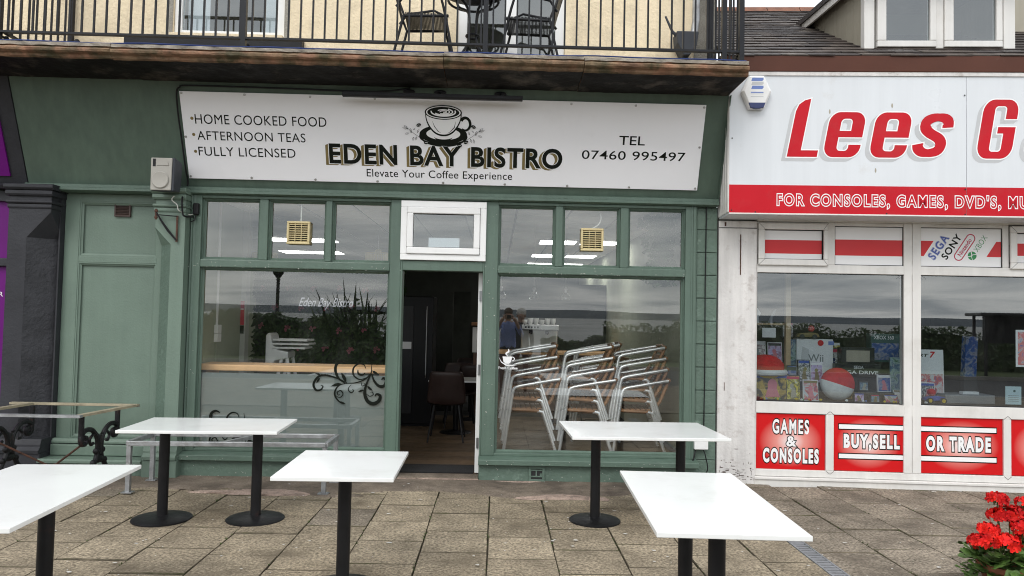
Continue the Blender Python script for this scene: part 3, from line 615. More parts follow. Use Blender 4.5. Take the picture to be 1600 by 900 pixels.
# ================================================================== PURPLE SHOP NEXT DOOR
pur = thing('purple_shop', 'purple shopfront with a charcoal pilaster at the edge of the picture', 'building')
pilaster(pur, -4.650, -4.255, 1, ['charcoal_paint', 'charcoal_rough'], ch=0.22, zs0=2.24, zs1=2.48, zt=2.715, hb=0.34)
B(-4.2555, -4.242, -0.05, 0.10, 0.0, 2.70).build('reveal', 'charcoal_paint', pur)
f2 = MB().box(-9.0, -4.572, 0.012, 0.06, -0.12, 0.935).build('fascia', 'charcoal_paint', pur); f2.location = (0, -0.10, 2.855); f2.rotation_euler = (SLOPE, 0, 0)
MB().box(-9.0, -4.715, -0.004, 0.011, -0.02, 0.85).build('sign_panel', 'purple', f2)
MB().prism([(0.05, 2.71), (-0.13, 2.71), (-0.15, 2.735), (-0.10, 2.765), (0.05, 2.765)], -9, -4.58).build('cornice', 'charcoal_paint', pur)
B(-9, -4.655, -0.05, 0.05, 1.965, 2.045).build('transom', 'charcoal_paint', pur, bevel=0.01); B(-9, -4.655, -0.05, 0.05, 2.60, 2.70).build('head_rail', 'charcoal_paint', pur); B(-9, -4.69, -0.12, 0.05, 0.0, 0.30).build('stall_riser', 'charcoal_paint', pur)
B(-9, -4.652, 0.0, 0.03, 2.045, 2.60).build('vinyl_panel', 'purple', pur); pv = B(-9, -4.652, 0.0, 0.03, 0.30, 1.965).build('vinyl_panel', 'purple', pur)
lettering(pur, 'S', (-4.945, -4.868, 2.275, 2.355), [(0, 'lettering', 'white_print', -0.003)], shear=0.3, bold=0.01)
lettering(pur, 'TAR', (-4.925, -4.790, 1.675, 1.72), [(0, 'lettering', 'white_print', -0.003)], bold=0.012)
MB().ribbon([(-5.3, 1.62), (-4.925, 1.62)] + arc(-4.925, 1.57, 0.05, 0.05, 90, 0, 8) + [(-4.875, 0.6)], 0.012, -0.003).build('white_outline', 'white_print', pur, recalc=False)
B(-9, -4.24, 0.13, 1.2, -0.02, 2.76).build('shop_body', 'dark_wall', pur)
# ================================================================== BISTRO INTERIOR
ifl = B(-5.2, 2.02, 0.081, 11.0, -0.12, 0.006).build('interior_floor', 'joint_dark'); tag(ifl, kind='structure')
pk = [B(-0.6 + .001, 0.6 - .001, -0.06 + .001, 0.06 - .001, 0.0, 0.012).mesh('plank', 'floor_wood')]
for j in range(36):
    for k in range(5):
        x = -3.2 + k * 1.2 + (j % 3) * 0.4
        if x > 1.45: continue
        inst(pk[0], 'plank', ifl, (x, 0.145 + j * 0.12, 0.0065))
bed = B(-0.10, 2.0, 0.052, 1.96, 0.02, 0.150).build('window_platform', 'floor_wood'); tag(bed, kind='structure')
tag(B(-0.93, -0.20, 0.12, 0.50, 0.0195, 0.032).build('door_mat', 'mat_black'), 'black door mat just inside the open doorway', 'mat')
def struct(name, b, mat): return tag(b.build(name, mat), kind='structure')
struct('interior_wall', B(-3.10, -2.988, 0.055, 1.43, 0.0, 2.76), 'sage_wall'); struct('interior_wall', B(-3.35, -2.93, 1.432, 1.56, 0.0, 2.76), 'pale_wall')
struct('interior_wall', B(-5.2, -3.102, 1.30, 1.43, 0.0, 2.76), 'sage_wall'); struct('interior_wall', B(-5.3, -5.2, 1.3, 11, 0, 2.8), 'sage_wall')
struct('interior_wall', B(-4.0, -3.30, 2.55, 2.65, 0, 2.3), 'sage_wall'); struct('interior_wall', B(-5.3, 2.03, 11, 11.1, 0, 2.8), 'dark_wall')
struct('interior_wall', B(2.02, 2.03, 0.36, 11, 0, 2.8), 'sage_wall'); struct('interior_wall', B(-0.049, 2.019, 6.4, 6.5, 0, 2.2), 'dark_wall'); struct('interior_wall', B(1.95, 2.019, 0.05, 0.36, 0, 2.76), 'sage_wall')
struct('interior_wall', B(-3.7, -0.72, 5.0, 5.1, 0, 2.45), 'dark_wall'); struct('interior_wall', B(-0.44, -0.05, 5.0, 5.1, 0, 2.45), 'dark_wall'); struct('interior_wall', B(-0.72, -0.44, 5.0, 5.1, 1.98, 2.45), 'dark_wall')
ce = B(-5.3, 2.03, 0.055, 11.1, 2.772, 2.80).build('interior_ceiling', 'ceiling_grid'); tag(ce, kind='structure')
lights = [(0.92, 4.15), (1.56, 4.15), (0.92, 6.7), (1.56, 6.7), (0.92, 8.9), (1.56, 8.9), (-3.42, 4.7), (-2.9, 4.7), (-3.9, 7.1), (-3.3, 7.1)]
tl = MB().box(-0.286, 0.286, -0.286, 0.286, 0.0, 0.012).mesh('ceiling_tile', 'ceiling_tile')
for i in range(12):
    for j in range(16):
        x, y = -4.9 + i * 0.6, 0.37 + j * 0.6
        if x > 2.0: continue
        inst(tl, 'ceiling_tile', ce, (x, y, 2.7585), (R.uniform(-.004, .004), R.uniform(-.004, .004), 0))
rows = {4.15: 'front row', 6.7: 'middle row', 8.9: 'back row', 4.7: 'nearer row', 7.1: 'farther row'}
cl0 = None
for (x, y) in lights:
    side = 'seen through the panes beside the door fan' if x > 0 else 'seen through the panes over the frosted window'
    lab = f'lit ceiling light panel in the {rows[y]}, {"inner" if abs(x) < 1.2 or x in (-2.9, -3.3) else "outer"} one, {"right" if x > 0 else "left"} of the door'
    if cl0 is None:
        cl0 = thing('ceiling_light', lab, 'ceiling light', (x, y, 2.742), 0, 'lit ceiling light panels')
        B(-0.29, 0.29, -0.27, 0.27, 0.004, 0.016).build('frame', 'white_plastic', cl0); B(-0.27, 0.27, -0.25, 0.25, -0.004, 0.0035).build('diffuser', 'tube_light', cl0)
    else: copy_tree(cl0, (x, y, 2.742), 0, lab)
# green plant wall with pink flowers and a script sign
pw = thing('plant_wall', 'dark green artificial plant wall with pink flowers behind the frosted window', 'plant wall', (-2.5, 4.0, 0))
B(-1.15, 1.10, 0.03, 0.08, 0.0, 2.3).build('backing', 'dark_wall', pw)
def leaves(n, fx, size, seed, aspect=0.45):
    r = random.Random(seed); m = MB()
    for i in range(n):
        c, nrm = fx(r); c = Vector(c); nrm = (Vector(nrm) + Vector((r.uniform(-.7, .7), r.uniform(-.7, .7), r.uniform(-.7, .7)))).normalized()
        t = nrm.cross(Vector((r.uniform(-1, 1), r.uniform(-1, 1), r.uniform(-1, 1)))).normalized(); b = nrm.cross(t); s = size * r.uniform(0.6, 1.3)
        m.add([c - t * s, c + b * s * aspect + nrm * s * .15, c + t * s, c - b * s * aspect + nrm * s * .15], [(0, 1, 2, 3)])
    return m
o = leaves(5200, lambda r: ((r.uniform(-1.15, 1.1), r.uniform(-0.10, 0.03), r.uniform(0, 2.3)), (0, -1, 0.2)), 0.055, 3).build('foliage', 'leaf_dark', pw, recalc=False); o['kind'] = 'stuff'
r_ = random.Random(6)
for i in range(6):
    for j in range(5):
        x, z = -1.0 + i * 0.38 + (j % 2) * 0.19, 0.75 + j * 0.30 + r_.uniform(-.03, .03); m = MB()
        for k in range(5):
            a = k * 1.0 + 0.2 + r_.uniform(-.3, .3); q = r_.uniform(.03, .05); m.add([(x, -0.13, z), (x + q * math.cos(a - .45), -0.16, z + q * math.sin(a - .45)), (x + q * 1.3 * math.cos(a), -0.15, z + q * 1.3 * math.sin(a)), (x + q * math.cos(a + .45), -0.16, z + q * math.sin(a + .45))], [(0, 1, 2, 3)])
        m.build('flower', 'pink_petal', pw, recalc=False)
ns = thing('script_sign', 'white handwriting sign reading Eden Bay Bistro on the plant wall', 'sign', (0, 3.70, 0))
lettering(ns, 'Eden Bay Bistro', (-2.92, -2.12, 1.63, 1.80), [(0, 'lettering', 'neon_white', 0.0)], shear=0.45, bold=0.004)
# tall black drinks fridge
fg = thing('drinks_fridge', 'tall black drinks fridge standing inside the open doorway', 'fridge', (-1.19, 3.3, 0))
B(-0.30, 0.30, -0.1, 0.5, 0.05, 1.84).build('body', 'fridge_black', fg, bevel=0.01); B(-0.27, 0.02, -0.125, -0.102, 0.2, 1.70).build('glass_door', 'fridge_grey', fg)
B(-0.25, 0.0, -0.129, -0.126, 1.30, 1.62).build('poster_strip', 'fridge_grey', fg); B(-0.25, 0.0, -0.130, -0.126, 1.10, 1.2).build('price_strip', 'white_print', fg)
MB().tube([(0.21, -0.13, 0.7), (0.21, -0.15, 0.75), (0.21, -0.15, 1.65), (0.21, -0.13, 1.7)], 0.008).build('handle', 'steel_wire', fg); B(-0.28, 0.28, -0.08, 0.48, 0.006, 0.05).build('base', 'fridge_black', fg)
# sockets and conduit on the sage wall
so_ = thing('wall_socket', 'white double wall socket below a conduit inside the left window', 'socket', (-2.986, 0.68, 1.25))
B(0, 0.04, -0.055, 0.055, 0, 0.088).build('back_box', 'socket_white', so_, bevel=0.004); B(0, 0.04, -0.055, 0.055, 0.092, 0.18).build('back_box', 'socket_white', so_, bevel=0.004)
MB().box(0, 0.016, -0.012, 0.012, 0.18, 1.49).build('conduit', 'socket_white', so_); MB().box(0, 0.014, -0.01, 0.01, -1.2, 0.0).build('conduit', 'sage_wall', so_)
fs_ = thing('fire_notice', 'red and white notice on the inner wall corner beside the socket', 'notice', (-3.02, 1.43, 1.3))
B(0.0, 0.075, -0.006, 0.0, 0.12, 0.40).build('red_plate', 'red_sign', fs_); B(0.0, 0.075, -0.006, 0.0, 0.02, 0.115).build('black_plate', 'ink', fs_); B(0.008, 0.067, -0.009, -0.0065, 0.3, 0.31).build('white_line', 'white_print', fs_)
# pine window counter and the white plastic high chair behind it
wc = thing('window_counter', 'pale pine counter running behind the frosted left window', 'counter', (-2.0, 0.3, 0))
B(-0.97, 0.94, -0.15, 0.25, 0.985, 1.048).build('worktop', 'pine', wc, bevel=0.012)
for x in (-0.9, 0.85): B(x - .03, x + .03, 0.0, 0.2, 0.006, 0.985).build('support', 'pine', wc)
hc = thing('high_chair', 'white plastic high chair standing behind the pine counter', 'high chair', (-2.45, 1.5, 0))
MB().prism([(-0.21, 0.98), (-0.21, 1.31), (-0.18, 1.34), (-0.155, 1.31), (-0.13, 1.2), (-0.06, 1.14), (0.05, 1.12), (0.05, 1.05), (-0.1, 1.02), (-0.12, 0.98)], -0.16, 0.16, 'y').build('shell', 'white_plastic', hc, bevel=0.012)
for z, x in ((1.245, 0.27), (1.20, 0.29), (1.155, 0.25)): B(-0.13, x, -0.17, 0.17, z, z + 0.022).build('tray', 'white_plastic', hc, bevel=0.006)
for sx in (-1, 1):
    for sy in (-1, 1): MB().tube([(sx * 0.03, sy * 0.12, 1.05), (sx * 0.2, sy * 0.2, 0.012)], 0.02).build('leg', 'white_plastic', hc, smooth=True)
# pedestal table builder (used inside and outside)
def table(label, w, d, loc, rz=0, legs=(0,), along='x', group=None, h=0.715, base_r=0.215, rleg=0.038):
    t = thing('pedestal_table', label, 'table', loc, rz, group); th = 0.022
    B(-w / 2, w / 2, -d / 2, d / 2, h - th, h).build('tabletop', 'table_white', t, bevel=0.003)
    for q in legs:
        x, y = (q, 0) if along == 'x' else (0, q)
        c = MB().tube([(x, y, 0.02), (x, y, h - th - 0.012)], rleg, 20).build('column', 'leg_black', t, smooth=True)
        B(x - 0.14, x + 0.14, y - 0.14, y + 0.14, h - th - 0.012, h - th - 0.001).build('top_plate', 'leg_black', c)
        MB().lathe([(base_r, 0.0), (base_r, 0.008), (base_r * 0.96, 0.014), (rleg + 0.05, 0.026), (rleg + 0.01, 0.034), (0.001, 0.035)], 40, (x, y, 0)).build('base_plate', 'leg_black', c, smooth=True)
    return t
table('small white table with a brown chair drawn up, seen through the doorway', 0.70, 0.62, (-0.52, 2.72, 0.0185))
table('white inside table behind the stacked chairs in the window', 1.2, 0.7, (1.25, 2.35, 0.0185), 0, (-0.3, 0.3))
table('white inside table farther back beyond the doorway', 0.7, 0.6, (-0.35, 4.0, 0.0185))
# brown upholstered chairs
def brown_chair(label, loc, rz):
    t = thing('shell_chair', label, 'chair', loc, rz, 'brown shell chairs inside')
    m = MB(); vs = []; nu, nv = 9, 9
    for i in range(nv):                                          # seat front -> up the back
        s = i / (nv - 1); yz = (-0.22 + 0.42 * min(1, s * 2), 0.46) if s < 0.5 else (0.20 + 0.10 * (s - 0.5) * 2, 0.46 + 0.42 * (s - 0.5) * 2)
        wd = 0.24 if s < 0.55 else 0.24 - 0.04 * ((s - 0.55) / 0.45) ** 2
        for j in range(nu):
            u = j / (nu - 1) * 2 - 1; vs.append((u * wd, yz[0] - (0.06 * u * u if s > 0.5 else 0), yz[1] + (0.03 * u * u if s <= 0.5 else 0)))
    m.add(vs, [(i * nu + j, i * nu + j + 1, i * nu + nu + j + 1, i * nu + nu + j) for i in range(nv - 1) for j in range(nu - 1)])
    o = m.build('seat_shell', 'brown_leather', t, smooth=True); q = o.modifiers.new('thick', 'SOLIDIFY'); q.thickness = 0.04; q.offset = 0; q = o.modifiers.new('sub', 'SUBSURF'); q.levels = 1; q.render_levels = 1
    for sx in (-1, 1):
        for sy in (-1, 1): MB().tube([(sx * 0.15, sy * 0.13, 0.45), (sx * 0.22, sy * 0.24, 0.0)], [0.016, 0.010]).build('leg', 'black_metal', t, smooth=True)
    return t
brown_chair('brown leather chair with its back to the open doorway', (-0.60, 2.12, 0.0185), math.pi)
brown_chair('brown chair on the far side of the doorway table', (-0.50, 3.30, 0.0185), 0.1)
brown_chair('brown chair at the farther inside table', (-0.42, 4.55, 0.0185), 0.0)
brown_chair('brown chair at the inside table behind the stacked chairs', (1.0, 2.95, 0.0185), -0.1)
brown_chair('brown chair drawn up to the back table, facing into the room', (-0.30, 3.5, 0.0185), math.pi)
# fringed and glass pendants
def fringe(label, x, y, z):
    t = thing('fringe_pendant', label, 'pendant lamp', (x, y, z), 0, 'gold fringed pendants')
    MB().tube([(0, 0, 0.13), (0, 0, 2.757 - z)], 0.004, 6).build('rod', 'steel_wire', t); MB().lathe([(0.05, 2.74 - z), (0.05, 2.757 - z)], 16).build('ceiling_rose', 'white_plastic', t)
    MB().lathe([(0.02, 0.10), (0.045, 0.12), (0.045, 0.16), (0.02, 0.18)], 12).build('bulb_holder', 'gold_fringe', t); m = MB()
    for k in range(44):
        a = 2 * math.pi * k / 44; m.box(0.17 * math.cos(a) - .006, 0.17 * math.cos(a) + .006, 0.17 * math.sin(a) - .006, 0.17 * math.sin(a) + .006, 0.0 + 0.006 * (k % 2), 0.12)
    m.build('fringe', 'gold_fringe', t); MB().tube([(0.17 * math.cos(a * .2618), 0.17 * math.sin(a * .2618), 0.12) for a in range(24)], 0.006, 6, True).build('ring', 'gold_fringe', t)
fringe('gold fringed pendant lamp nearest the white fanlight', -1.66, 3.0, 2.30); fringe('gold fringed pendant lamp behind the cream extractor fan panes', -3.28, 3.2, 2.28)
for i, x in enumerate((0.05, 0.46, 0.86)):
    t = thing('glass_pendant', ('clear glass pendant nearest the doorway, high in the chair window', 'middle one of the three clear glass pendants in the chair window', 'clear glass pendant farthest from the doorway in the chair window')[i], 'pendant lamp', (x, 2.0, 1.80), 0, 'clear glass pendants')
    MB().tube([(0, 0, 0.16), (0, 0, 0.957)], 0.003, 5).build('wire', 'cable_white', t); MB().lathe([(0.012, 0.16), (0.02, 0.14), (0.015, 0.10), (0.004, 0.09)], 10).build('cap', 'steel_wire', t)
    MB().lathe([(0.02, 0.10), (0.055, 0.055), (0.06, 0.02), (0.045, 0.0)], 12).build('globe', 'glass', t, smooth=True)
# serving counter, coffee machine, cups
ct = thing('serving_counter', 'dark wooden serving counter at the back of the bistro', 'counter', (0.95, 5.3, 0)); B(-1.0, 1.05, -0.35, 0.35, 0.006, 0.97).build('body', 'dark_wood', ct); B(-1.03, 1.06, -0.38, 0.38, 0.97, 1.01).build('worktop', 'pine', ct)
ep = thing('coffee_machine', 'pale coffee machine with cups on top, behind the stacked chairs', 'coffee machine', (0.72, 5.15, 1.01))
B(-0.30, 0.30, -0.05, 0.28, 0.0, 0.36).build('body', 'cup_white', ep, bevel=0.02); B(-0.31, 0.31, -0.2, 0.28, 0.36, 0.45).build('head', 'steel', ep, bevel=0.01); B(-0.29, 0.29, -0.24, -0.05, 0.0, 0.05).build('drip_tray', 'steel', ep)
for x in (-0.15, 0.12): MB().tube([(x, -0.12, 0.36), (x, -0.12, 0.30)], 0.03, 10).tube([(x, -0.12, 0.32), (x, -0.27, 0.30)], 0.012, 6).build('group_head', 'black_metal', ep)
for k in range(5): B(-0.25 + k * 0.05, -0.225 + k * 0.05, -0.204, -0.2005, 0.39, 0.42).build('button', 'black_metal', ep)
cupm = MB().lathe([(0.02, 0), (0.032, 0.03), (0.036, 0.07), (0.03, 0.068), (0.002, 0.01)], 12).mesh('coffee_cup', 'cup_white', True)
for k in range(12):
    o = inst(cupm, 'coffee_cup', None, (0.47 + (k % 6) * 0.095, 5.05 + (k // 6) * 0.1, 1.46 + (0.072 if k in (3, 4) else 0)), scale=(1.2, 1.2, 1.5 if k % 3 else 1.1)); tag(o, f'white cup on the coffee machine, {("first", "second", "third", "fourth", "fifth", "sixth")[k % 6]} from the doorway in the {"front" if k < 6 else "back"} row', 'cup', 'cups on the coffee machine')
    if k in (3, 4): o.location.y -= 0.0; o.location.z = 1.46
cr_ = thing('wooden_crate', 'brown slatted wooden crate on the inside table behind the stacked chairs', 'crate', (1.55, 2.5, 0.735))
for z in (0.0, 0.12, 0.24):
    B(-0.18, 0.18, -0.14, -0.125, z, z + 0.10).build('slat', 'teak', cr_); B(-0.18, 0.18, 0.125, 0.14, z, z + 0.10).build('slat', 'teak', cr_)
    B(-0.18, -0.165, -0.124, 0.124, z, z + 0.10).build('slat', 'teak', cr_); B(0.165, 0.18, -0.124, 0.124, z, z + 0.10).build('slat', 'teak', cr_)
hv = thing('hanging_plant', 'trailing dark green plant behind the pane beside the pier', 'plant', (1.78, 0.75, 2.0)); leaves(420, lambda r: ((r.gauss(0, 0.09), r.gauss(0, 0.09), 0.7 - 0.75 * r.random() ** 1.3), (0, -1, 0)), 0.045, 21).build('foliage', 'leaf_dark', hv, recalc=False)
MB().tube([(0, 0, 0.0), (0.01, 0, 0.757)], 0.005, 6).build('stem', 'stem_green', hv)
vp = thing('wall_shelf_unit', 'white cupboard under a wooden shelf glimpsed past the open door', 'cupboard', (-0.16, 4.6, 0)); B(-0.22, 0.10, 0, 0.35, 1.0, 1.4).build('body', 'cup_white', vp); B(-0.24, 0.12, -0.02, 0.38, 1.43, 1.48).build('shelf', 'teak', vp); B(-0.2, 0.1, 0.0, 0.35, 0.012, 0.99).build('stand', 'dark_wood', vp)

# aluminium armchairs with slats, stacked in the window
def alu_chair(label, loc, rz, group):
    t = thing('stacking_chair', label, 'chair', loc, rz, group); rt_ = 0.0175
    for s in (-1, 1):
        y = s * 0.255
        pts = [(0.0, y, 0.0), (0.045, y, 0.33), (0.085, y, 0.615)] + [tuple(q) for q in spline([(0.085, y, 0.615), (0.105, y, 0.672), (0.155, y, 0.695)], 5)][1:] + [(0.36, y * 0.99, 0.735), (0.585, y * 0.96, 0.775)]
        MB().tube(pts, rt_, 10).build('arm_frame', 'aluminium', t, smooth=True)
        pts = [(0.555, y * 0.9, 0.0), (0.43, y * 0.9, 0.375)] + [tuple(q) for q in spline([(0.43, y * 0.9, 0.375), (0.41, y * 0.9, 0.42), (0.37, y * 0.9, 0.43)], 4)][1:] + [(0.35, y * 0.9, 0.431)]
        MB().tube(pts, rt_, 10).build('rear_leg', 'aluminium', t, smooth=True); MB().tube([(0.37, y * 0.9, 0.4325), (0.06, y * 0.93, 0.447)], 0.0175, 10).build('seat_rail', 'teak', t, smooth=True)
        MB().tube([(0.40, y * 0.86, 0.40), (0.50, y * 0.86, 0.55), (0.60, y * 0.86, 0.795)], 0.019, 8).build('back_post', 'teak', t, smooth=True)
        MB().ball((0.592, y * 0.955, 0.778), 0.02, 8, 6).build('arm_cap', 'teak', t, smooth=True)
    for k in range(6): B(0.075 + k * 0.055, 0.12 + k * 0.055, -0.235, 0.235, 0.452, 0.464).build('seat_slat', 'teak', t, bevel=0.003)
    MB().tube([(0.062, -0.24, 0.455), (0.062, 0.24, 0.455)], 0.014, 8).build('seat_front', 'teak', t, smooth=True)
    for z, x in ((0.60, 0.516), (0.67, 0.545), (0.74, 0.573)): MB().obox((x, 0, z), (0.012, 0.42, 0.052), Matrix.Rotation(rad(22), 3, 'Y')).build('back_slat', 'teak', t, bevel=0.003)
    MB().tube([(0.58, -0.235, 0.785), (0.60, 0, 0.80), (0.58, 0.235, 0.785)], 0.013, 8).build('top_rail', 'teak', t, smooth=True)
    return t
proto = None
stacks = [((0.10, 0.88), 0.0, 'stack nearest the open doorway'), ((0.72, 0.93), rad(-5), 'middle stack in the window'), ((1.29, 0.95), rad(-3), 'stack nearest the green pier'), ((0.92, 1.62), rad(-4), 'half-hidden rear stack')]
lv = ('lowest', 'second from the bottom', 'third from the bottom', 'topmost')
for (x, y), rz, nm in stacks:
    zb = 0.0185 if y > 1.5 else 0.150
    if y > 1.5: zb = 0.150
    for k in range(4):
        lab = f'aluminium armchair with brown slats, {lv[k]} of the {nm}'; loc = (x - 0.016 * k, y, zb + 0.118 * k)
        if proto is None: proto = alu_chair(lab, loc, rz, 'stacked aluminium armchairs')
        else: copy_tree(proto, loc, rz, lab)
# ================================================================== BISTRO SIGN
sg = thing('bistro_sign', 'long white sign board reading EDEN BAY BISTRO above the green shopfront', 'sign', (0, -0.10, 2.855)); sg.rotation_euler = (SLOPE, 0, 0)
B(-3.003, 1.937, 0.0, 0.006, 0.0, 0.818).build('board', 'sign_white', sg, bevel=0.001)
D1 = -0.0012
for s, bx in (('HOME COOKED FOOD', (-2.885, -1.650, 0.522, 0.612)), ('AFTERNOON TEAS', (-2.880, -1.858, 0.371, 0.456)), ('FULLY LICENSED', (-2.884, -1.962, 0.222, 0.308))):
    lettering(sg, s, bx, [(0, 'lettering', 'ink', D1)], bold=0.0, space=1.06)
for z in (0.572, 0.421, 0.262): MB().disc(-2.912, z, 0.015, 0.015, D1, 16).build('bullet_point', 'gold_ink', sg, recalc=False)
lettering(sg, 'TEL', (1.135, 1.384, 0.424, 0.510), [(0, 'lettering', 'ink', D1)], bold=0.006)
lettering(sg, '07460 995497', (0.786, 1.788, 0.281, 0.366), [(0, 'lettering', 'ink', D1)], bold=0.004, space=1.05)
lettering(sg, 'Elevate Your Coffee Experience', (-1.288, 0.120, 0.036, 0.134), [(0, 'lettering', 'ink', D1)], bold=0.002, space=1.05)
SPC = 1.12
for k in range(4):
    lettering(sg, 'EDEN BAY BISTRO', (-1.640, 0.600, 0.176, 0.372), [(0.0, 'letter_shadow', 'gold_ink', D1 - 0.0004 * k, -0.034 + 0.006 * k, -0.016 + 0.003 * k)], bold=0.026, space=SPC)
lettering(sg, 'EDEN BAY BISTRO', (-1.640, 0.600, 0.176, 0.372), [(0.016, 'letter_outline', 'white_print', D1 - 0.0018, -0.003, -0.002), (0.0, 'lettering', 'ink', D1 - 0.0026)], bold=0.026, space=SPC)
# coffee cup emblem
em = MB().disc(-0.5, 0.5, 0.001, 0.001, D1, 6).build('cup_emblem', 'ink', sg, recalc=False)
def zp(x, y): return (-0.545 + (x - 433) / 5.926 * 0.00605, 0.752 - (y - 88) / 5.926 * 0.0061)
def zr(r): return r / 5.926 * 0.00605
dk = MB(); wt = MB(); dp = [D1]
def nxt(): dp[0] -= 0.00035; return dp[0]
def el(mb, cx, cy, rx, ry, rot=0): c = zp(cx, cy); mb.disc(c[0], c[1], zr(rx), zr(ry), nxt(), 40, rot=rot)
def st(mb, pts, w): mb.ribbon([zp(*p) for p in pts], [zr(q) for q in w] if isinstance(w, list) else zr(w), nxt())
def ea(cx, cy, rx, ry, a0, a1, n=20): return [(cx + rx * math.cos(rad(a0 + (a1 - a0) * i / n)), cy + ry * math.sin(rad(a0 + (a1 - a0) * i / n))) for i in range(n + 1)]
el(dk, 432, 372, 226, 84); el(wt, 432, 385, 190, 66); st(dk, ea(432, 372, 215, 78, 10, 170), [6 + 26 * math.sin(math.pi * i / 20) for i in range(21)])
el(dk, 432, 352, 222, 86); el(wt, 432, 347, 158, 56); st(dk, ea(432, 365, 90, 40, 20, 160), [2 + 14 * math.sin(math.pi * i / 20) for i in range(21)])
st(dk, ea(636, 252, 44, 56, -150, 130, 24), [30 - 18 * i / 24 for i in range(25)]); st(dk, ea(636, 252, 56, 66, -40, 120, 20), 4)
bowl = [(268, 150), (275, 215), (300, 275), (340, 325), (385, 352), (433, 360), (480, 352), (525, 325), (565, 275), (592, 215), (600, 150)]
wt.poly([zp(*p) for p in bowl], nxt()); st(dk, [tuple(q) for q in spline([Vector(p) for p in bowl], 4)], [7 + 9 * math.sin(math.pi * i / 40) for i in range(41)])
st(dk, [(330, 230), (350, 280), (385, 325), (410, 338)], [1, 6, 5, 1]); st(dk, [(548, 230), (535, 285), (500, 325), (470, 340)], [1, 7, 6, 1])
el(dk, 433, 152, 172, 66); el(wt, 433, 152, 160, 57); el(dk, 433, 152, 148, 50)
for rx, ry, a0, a1, w in ((112, 38, -20, 190, 12), (86, 28, -60, 150, 11), (58, 19, -150, 120, 10), (30, 9, -200, 90, 9)): st(wt, ea(433, 146, rx, ry, a0, a1), w)
rr = random.Random(3)
def sprig(sx, ox, oy):
    st(dk, [(ox, oy), (ox - sx * 60, oy - 40), (ox - sx * 110, oy - 80)], 3)
    for (dx, dy, an, ln) in ((-30, -8, 110, 34), (-60, -5, 100, 36), (-25, -45, -60, 36), (-80, -40, -100, 44), (-110, -80, 190, 52), (-112, -75, 225, 50), (-105, -40, 160, 36), (-60, -70, -40, 22)):
        cx, cy = ox + sx * dx, oy + dy; an = rad(an if sx > 0 else 180 - an); tip = (cx + ln * math.cos(an) * 1.0, cy + ln * math.sin(an)); nx, ny = -math.sin(an) * ln * .2, math.cos(an) * ln * .2; mid = ((cx + tip[0]) / 2, (cy + tip[1]) / 2)
        st(dk, [(cx, cy), (mid[0] + nx, mid[1] + ny), tip, (mid[0] - nx, mid[1] - ny), (cx, cy)], 3.2)
sprig(1, 215, 385); sprig(-1, 655, 395)
for bx, by, an in ((205, 270, .4), (713, 275, -.4), (273, 428, .1), (585, 448, 0), (645, 416, .5)): el(dk, bx, by, 22, 15, an); st(wt, [(bx - 14, by + 3), (bx, by - 2), (bx + 14, by + 2)], 3)
dk.build('emblem_ink', 'ink', em, recalc=False); wt.build('emblem_white', 'white_print', em, recalc=False)
sc_ = MB().lathe([(0.012, 0), (0.011, 0.004), (0.006, 0.006), (0.001, 0.0062)], 10).mesh('screw', 'steel', True)
for u, v in ((-2.985, 0.803), (-2.40, 0.80), (-1.79, 0.797), (-1.186, 0.795), (0.66, 0.795), (1.27, 0.795), (1.918, 0.795), (-2.99, 0.40), (1.915, 0.42), (-2.985, 0.02), (-2.4, 0.02), (-1.786, 0.018), (-1.186, 0.016), (-0.55, 0.016), (0.05, 0.016), (0.66, 0.016), (1.265, 0.016), (1.915, 0.02)):
    inst(sc_, 'screw', sg, (u, -0.0005, v), (rad(90), 0, 0))
# trough light over the sign
tr_ = thing('trough_light', 'long black trough light hung over the bistro sign', 'light', (-0.63, -0.545, 3.575))
MB().prism([(-0.03, 0.03), (0.03, 0.03), (0.03, 0.0), (0.02, -0.012), (-0.02, -0.012), (-0.03, 0.0)], -0.825, 0.825).build('housing', 'black_metal', tr_, bevel=0.004)
for x in (0.06, 0.62): MB().tube([(x, 0.0, 0.02), (x, 0.05, 0.06), (x, 0.12, 0.075)], 0.012).build('bracket_arm', 'black_metal', tr_); 
for x in (-0.23, 0.06, 0.62): MB().ball((x, 0.085, 0.075), (0.06, 0.035, 0.022), 12, 8).build('junction', 'black_metal', tr_, smooth=True)
# loudspeaker on the pilaster
sp = thing('loudspeaker', 'grey fronted loudspeaker mounted at the left end of the bistro sign', 'speaker', (-3.115, -0.42, 2.675))
MB().prism([(-0.11, 0.0), (0.11, 0.0), (0.115, 0.235), (-0.10, 0.235)], 0, 0, 'y')
b_ = MB(); b_.add([(-0.105, 0, 0), (0.105, 0, 0), (0.11, 0, 0.31), (-0.11, 0, 0.31), (-0.08, 0.22, 0.02), (0.08, 0.22, 0.02), (0.085, 0.22, 0.30), (-0.085, 0.22, 0.30)], [(0, 1, 2, 3), (7, 6, 5, 4), (1, 5, 6, 2), (4, 0, 3, 7), (0, 4, 5, 1), (3, 2, 6, 7)]); b_.build('cabinet', 'speaker_dark', sp, bevel=0.008)
MB().prism([(-0.103, 0.004), (0.085, 0.004), (0.09, 0.306), (-0.106, 0.306)], -0.014, 0.001, 'y').build('front_grille', 'speaker_grey', sp, bevel=0.01)
MB().lathe([(0.075, 0), (0.078, 0.012), (0.072, 0.016), (0.05, 0.012), (0.001, 0.010)], 28).build('woofer', 'speaker_grey', sp, smooth=True).rotation_euler = (rad(90), 0, 0); sp.children[-1].location = (-0.012, -0.012, 0.10)
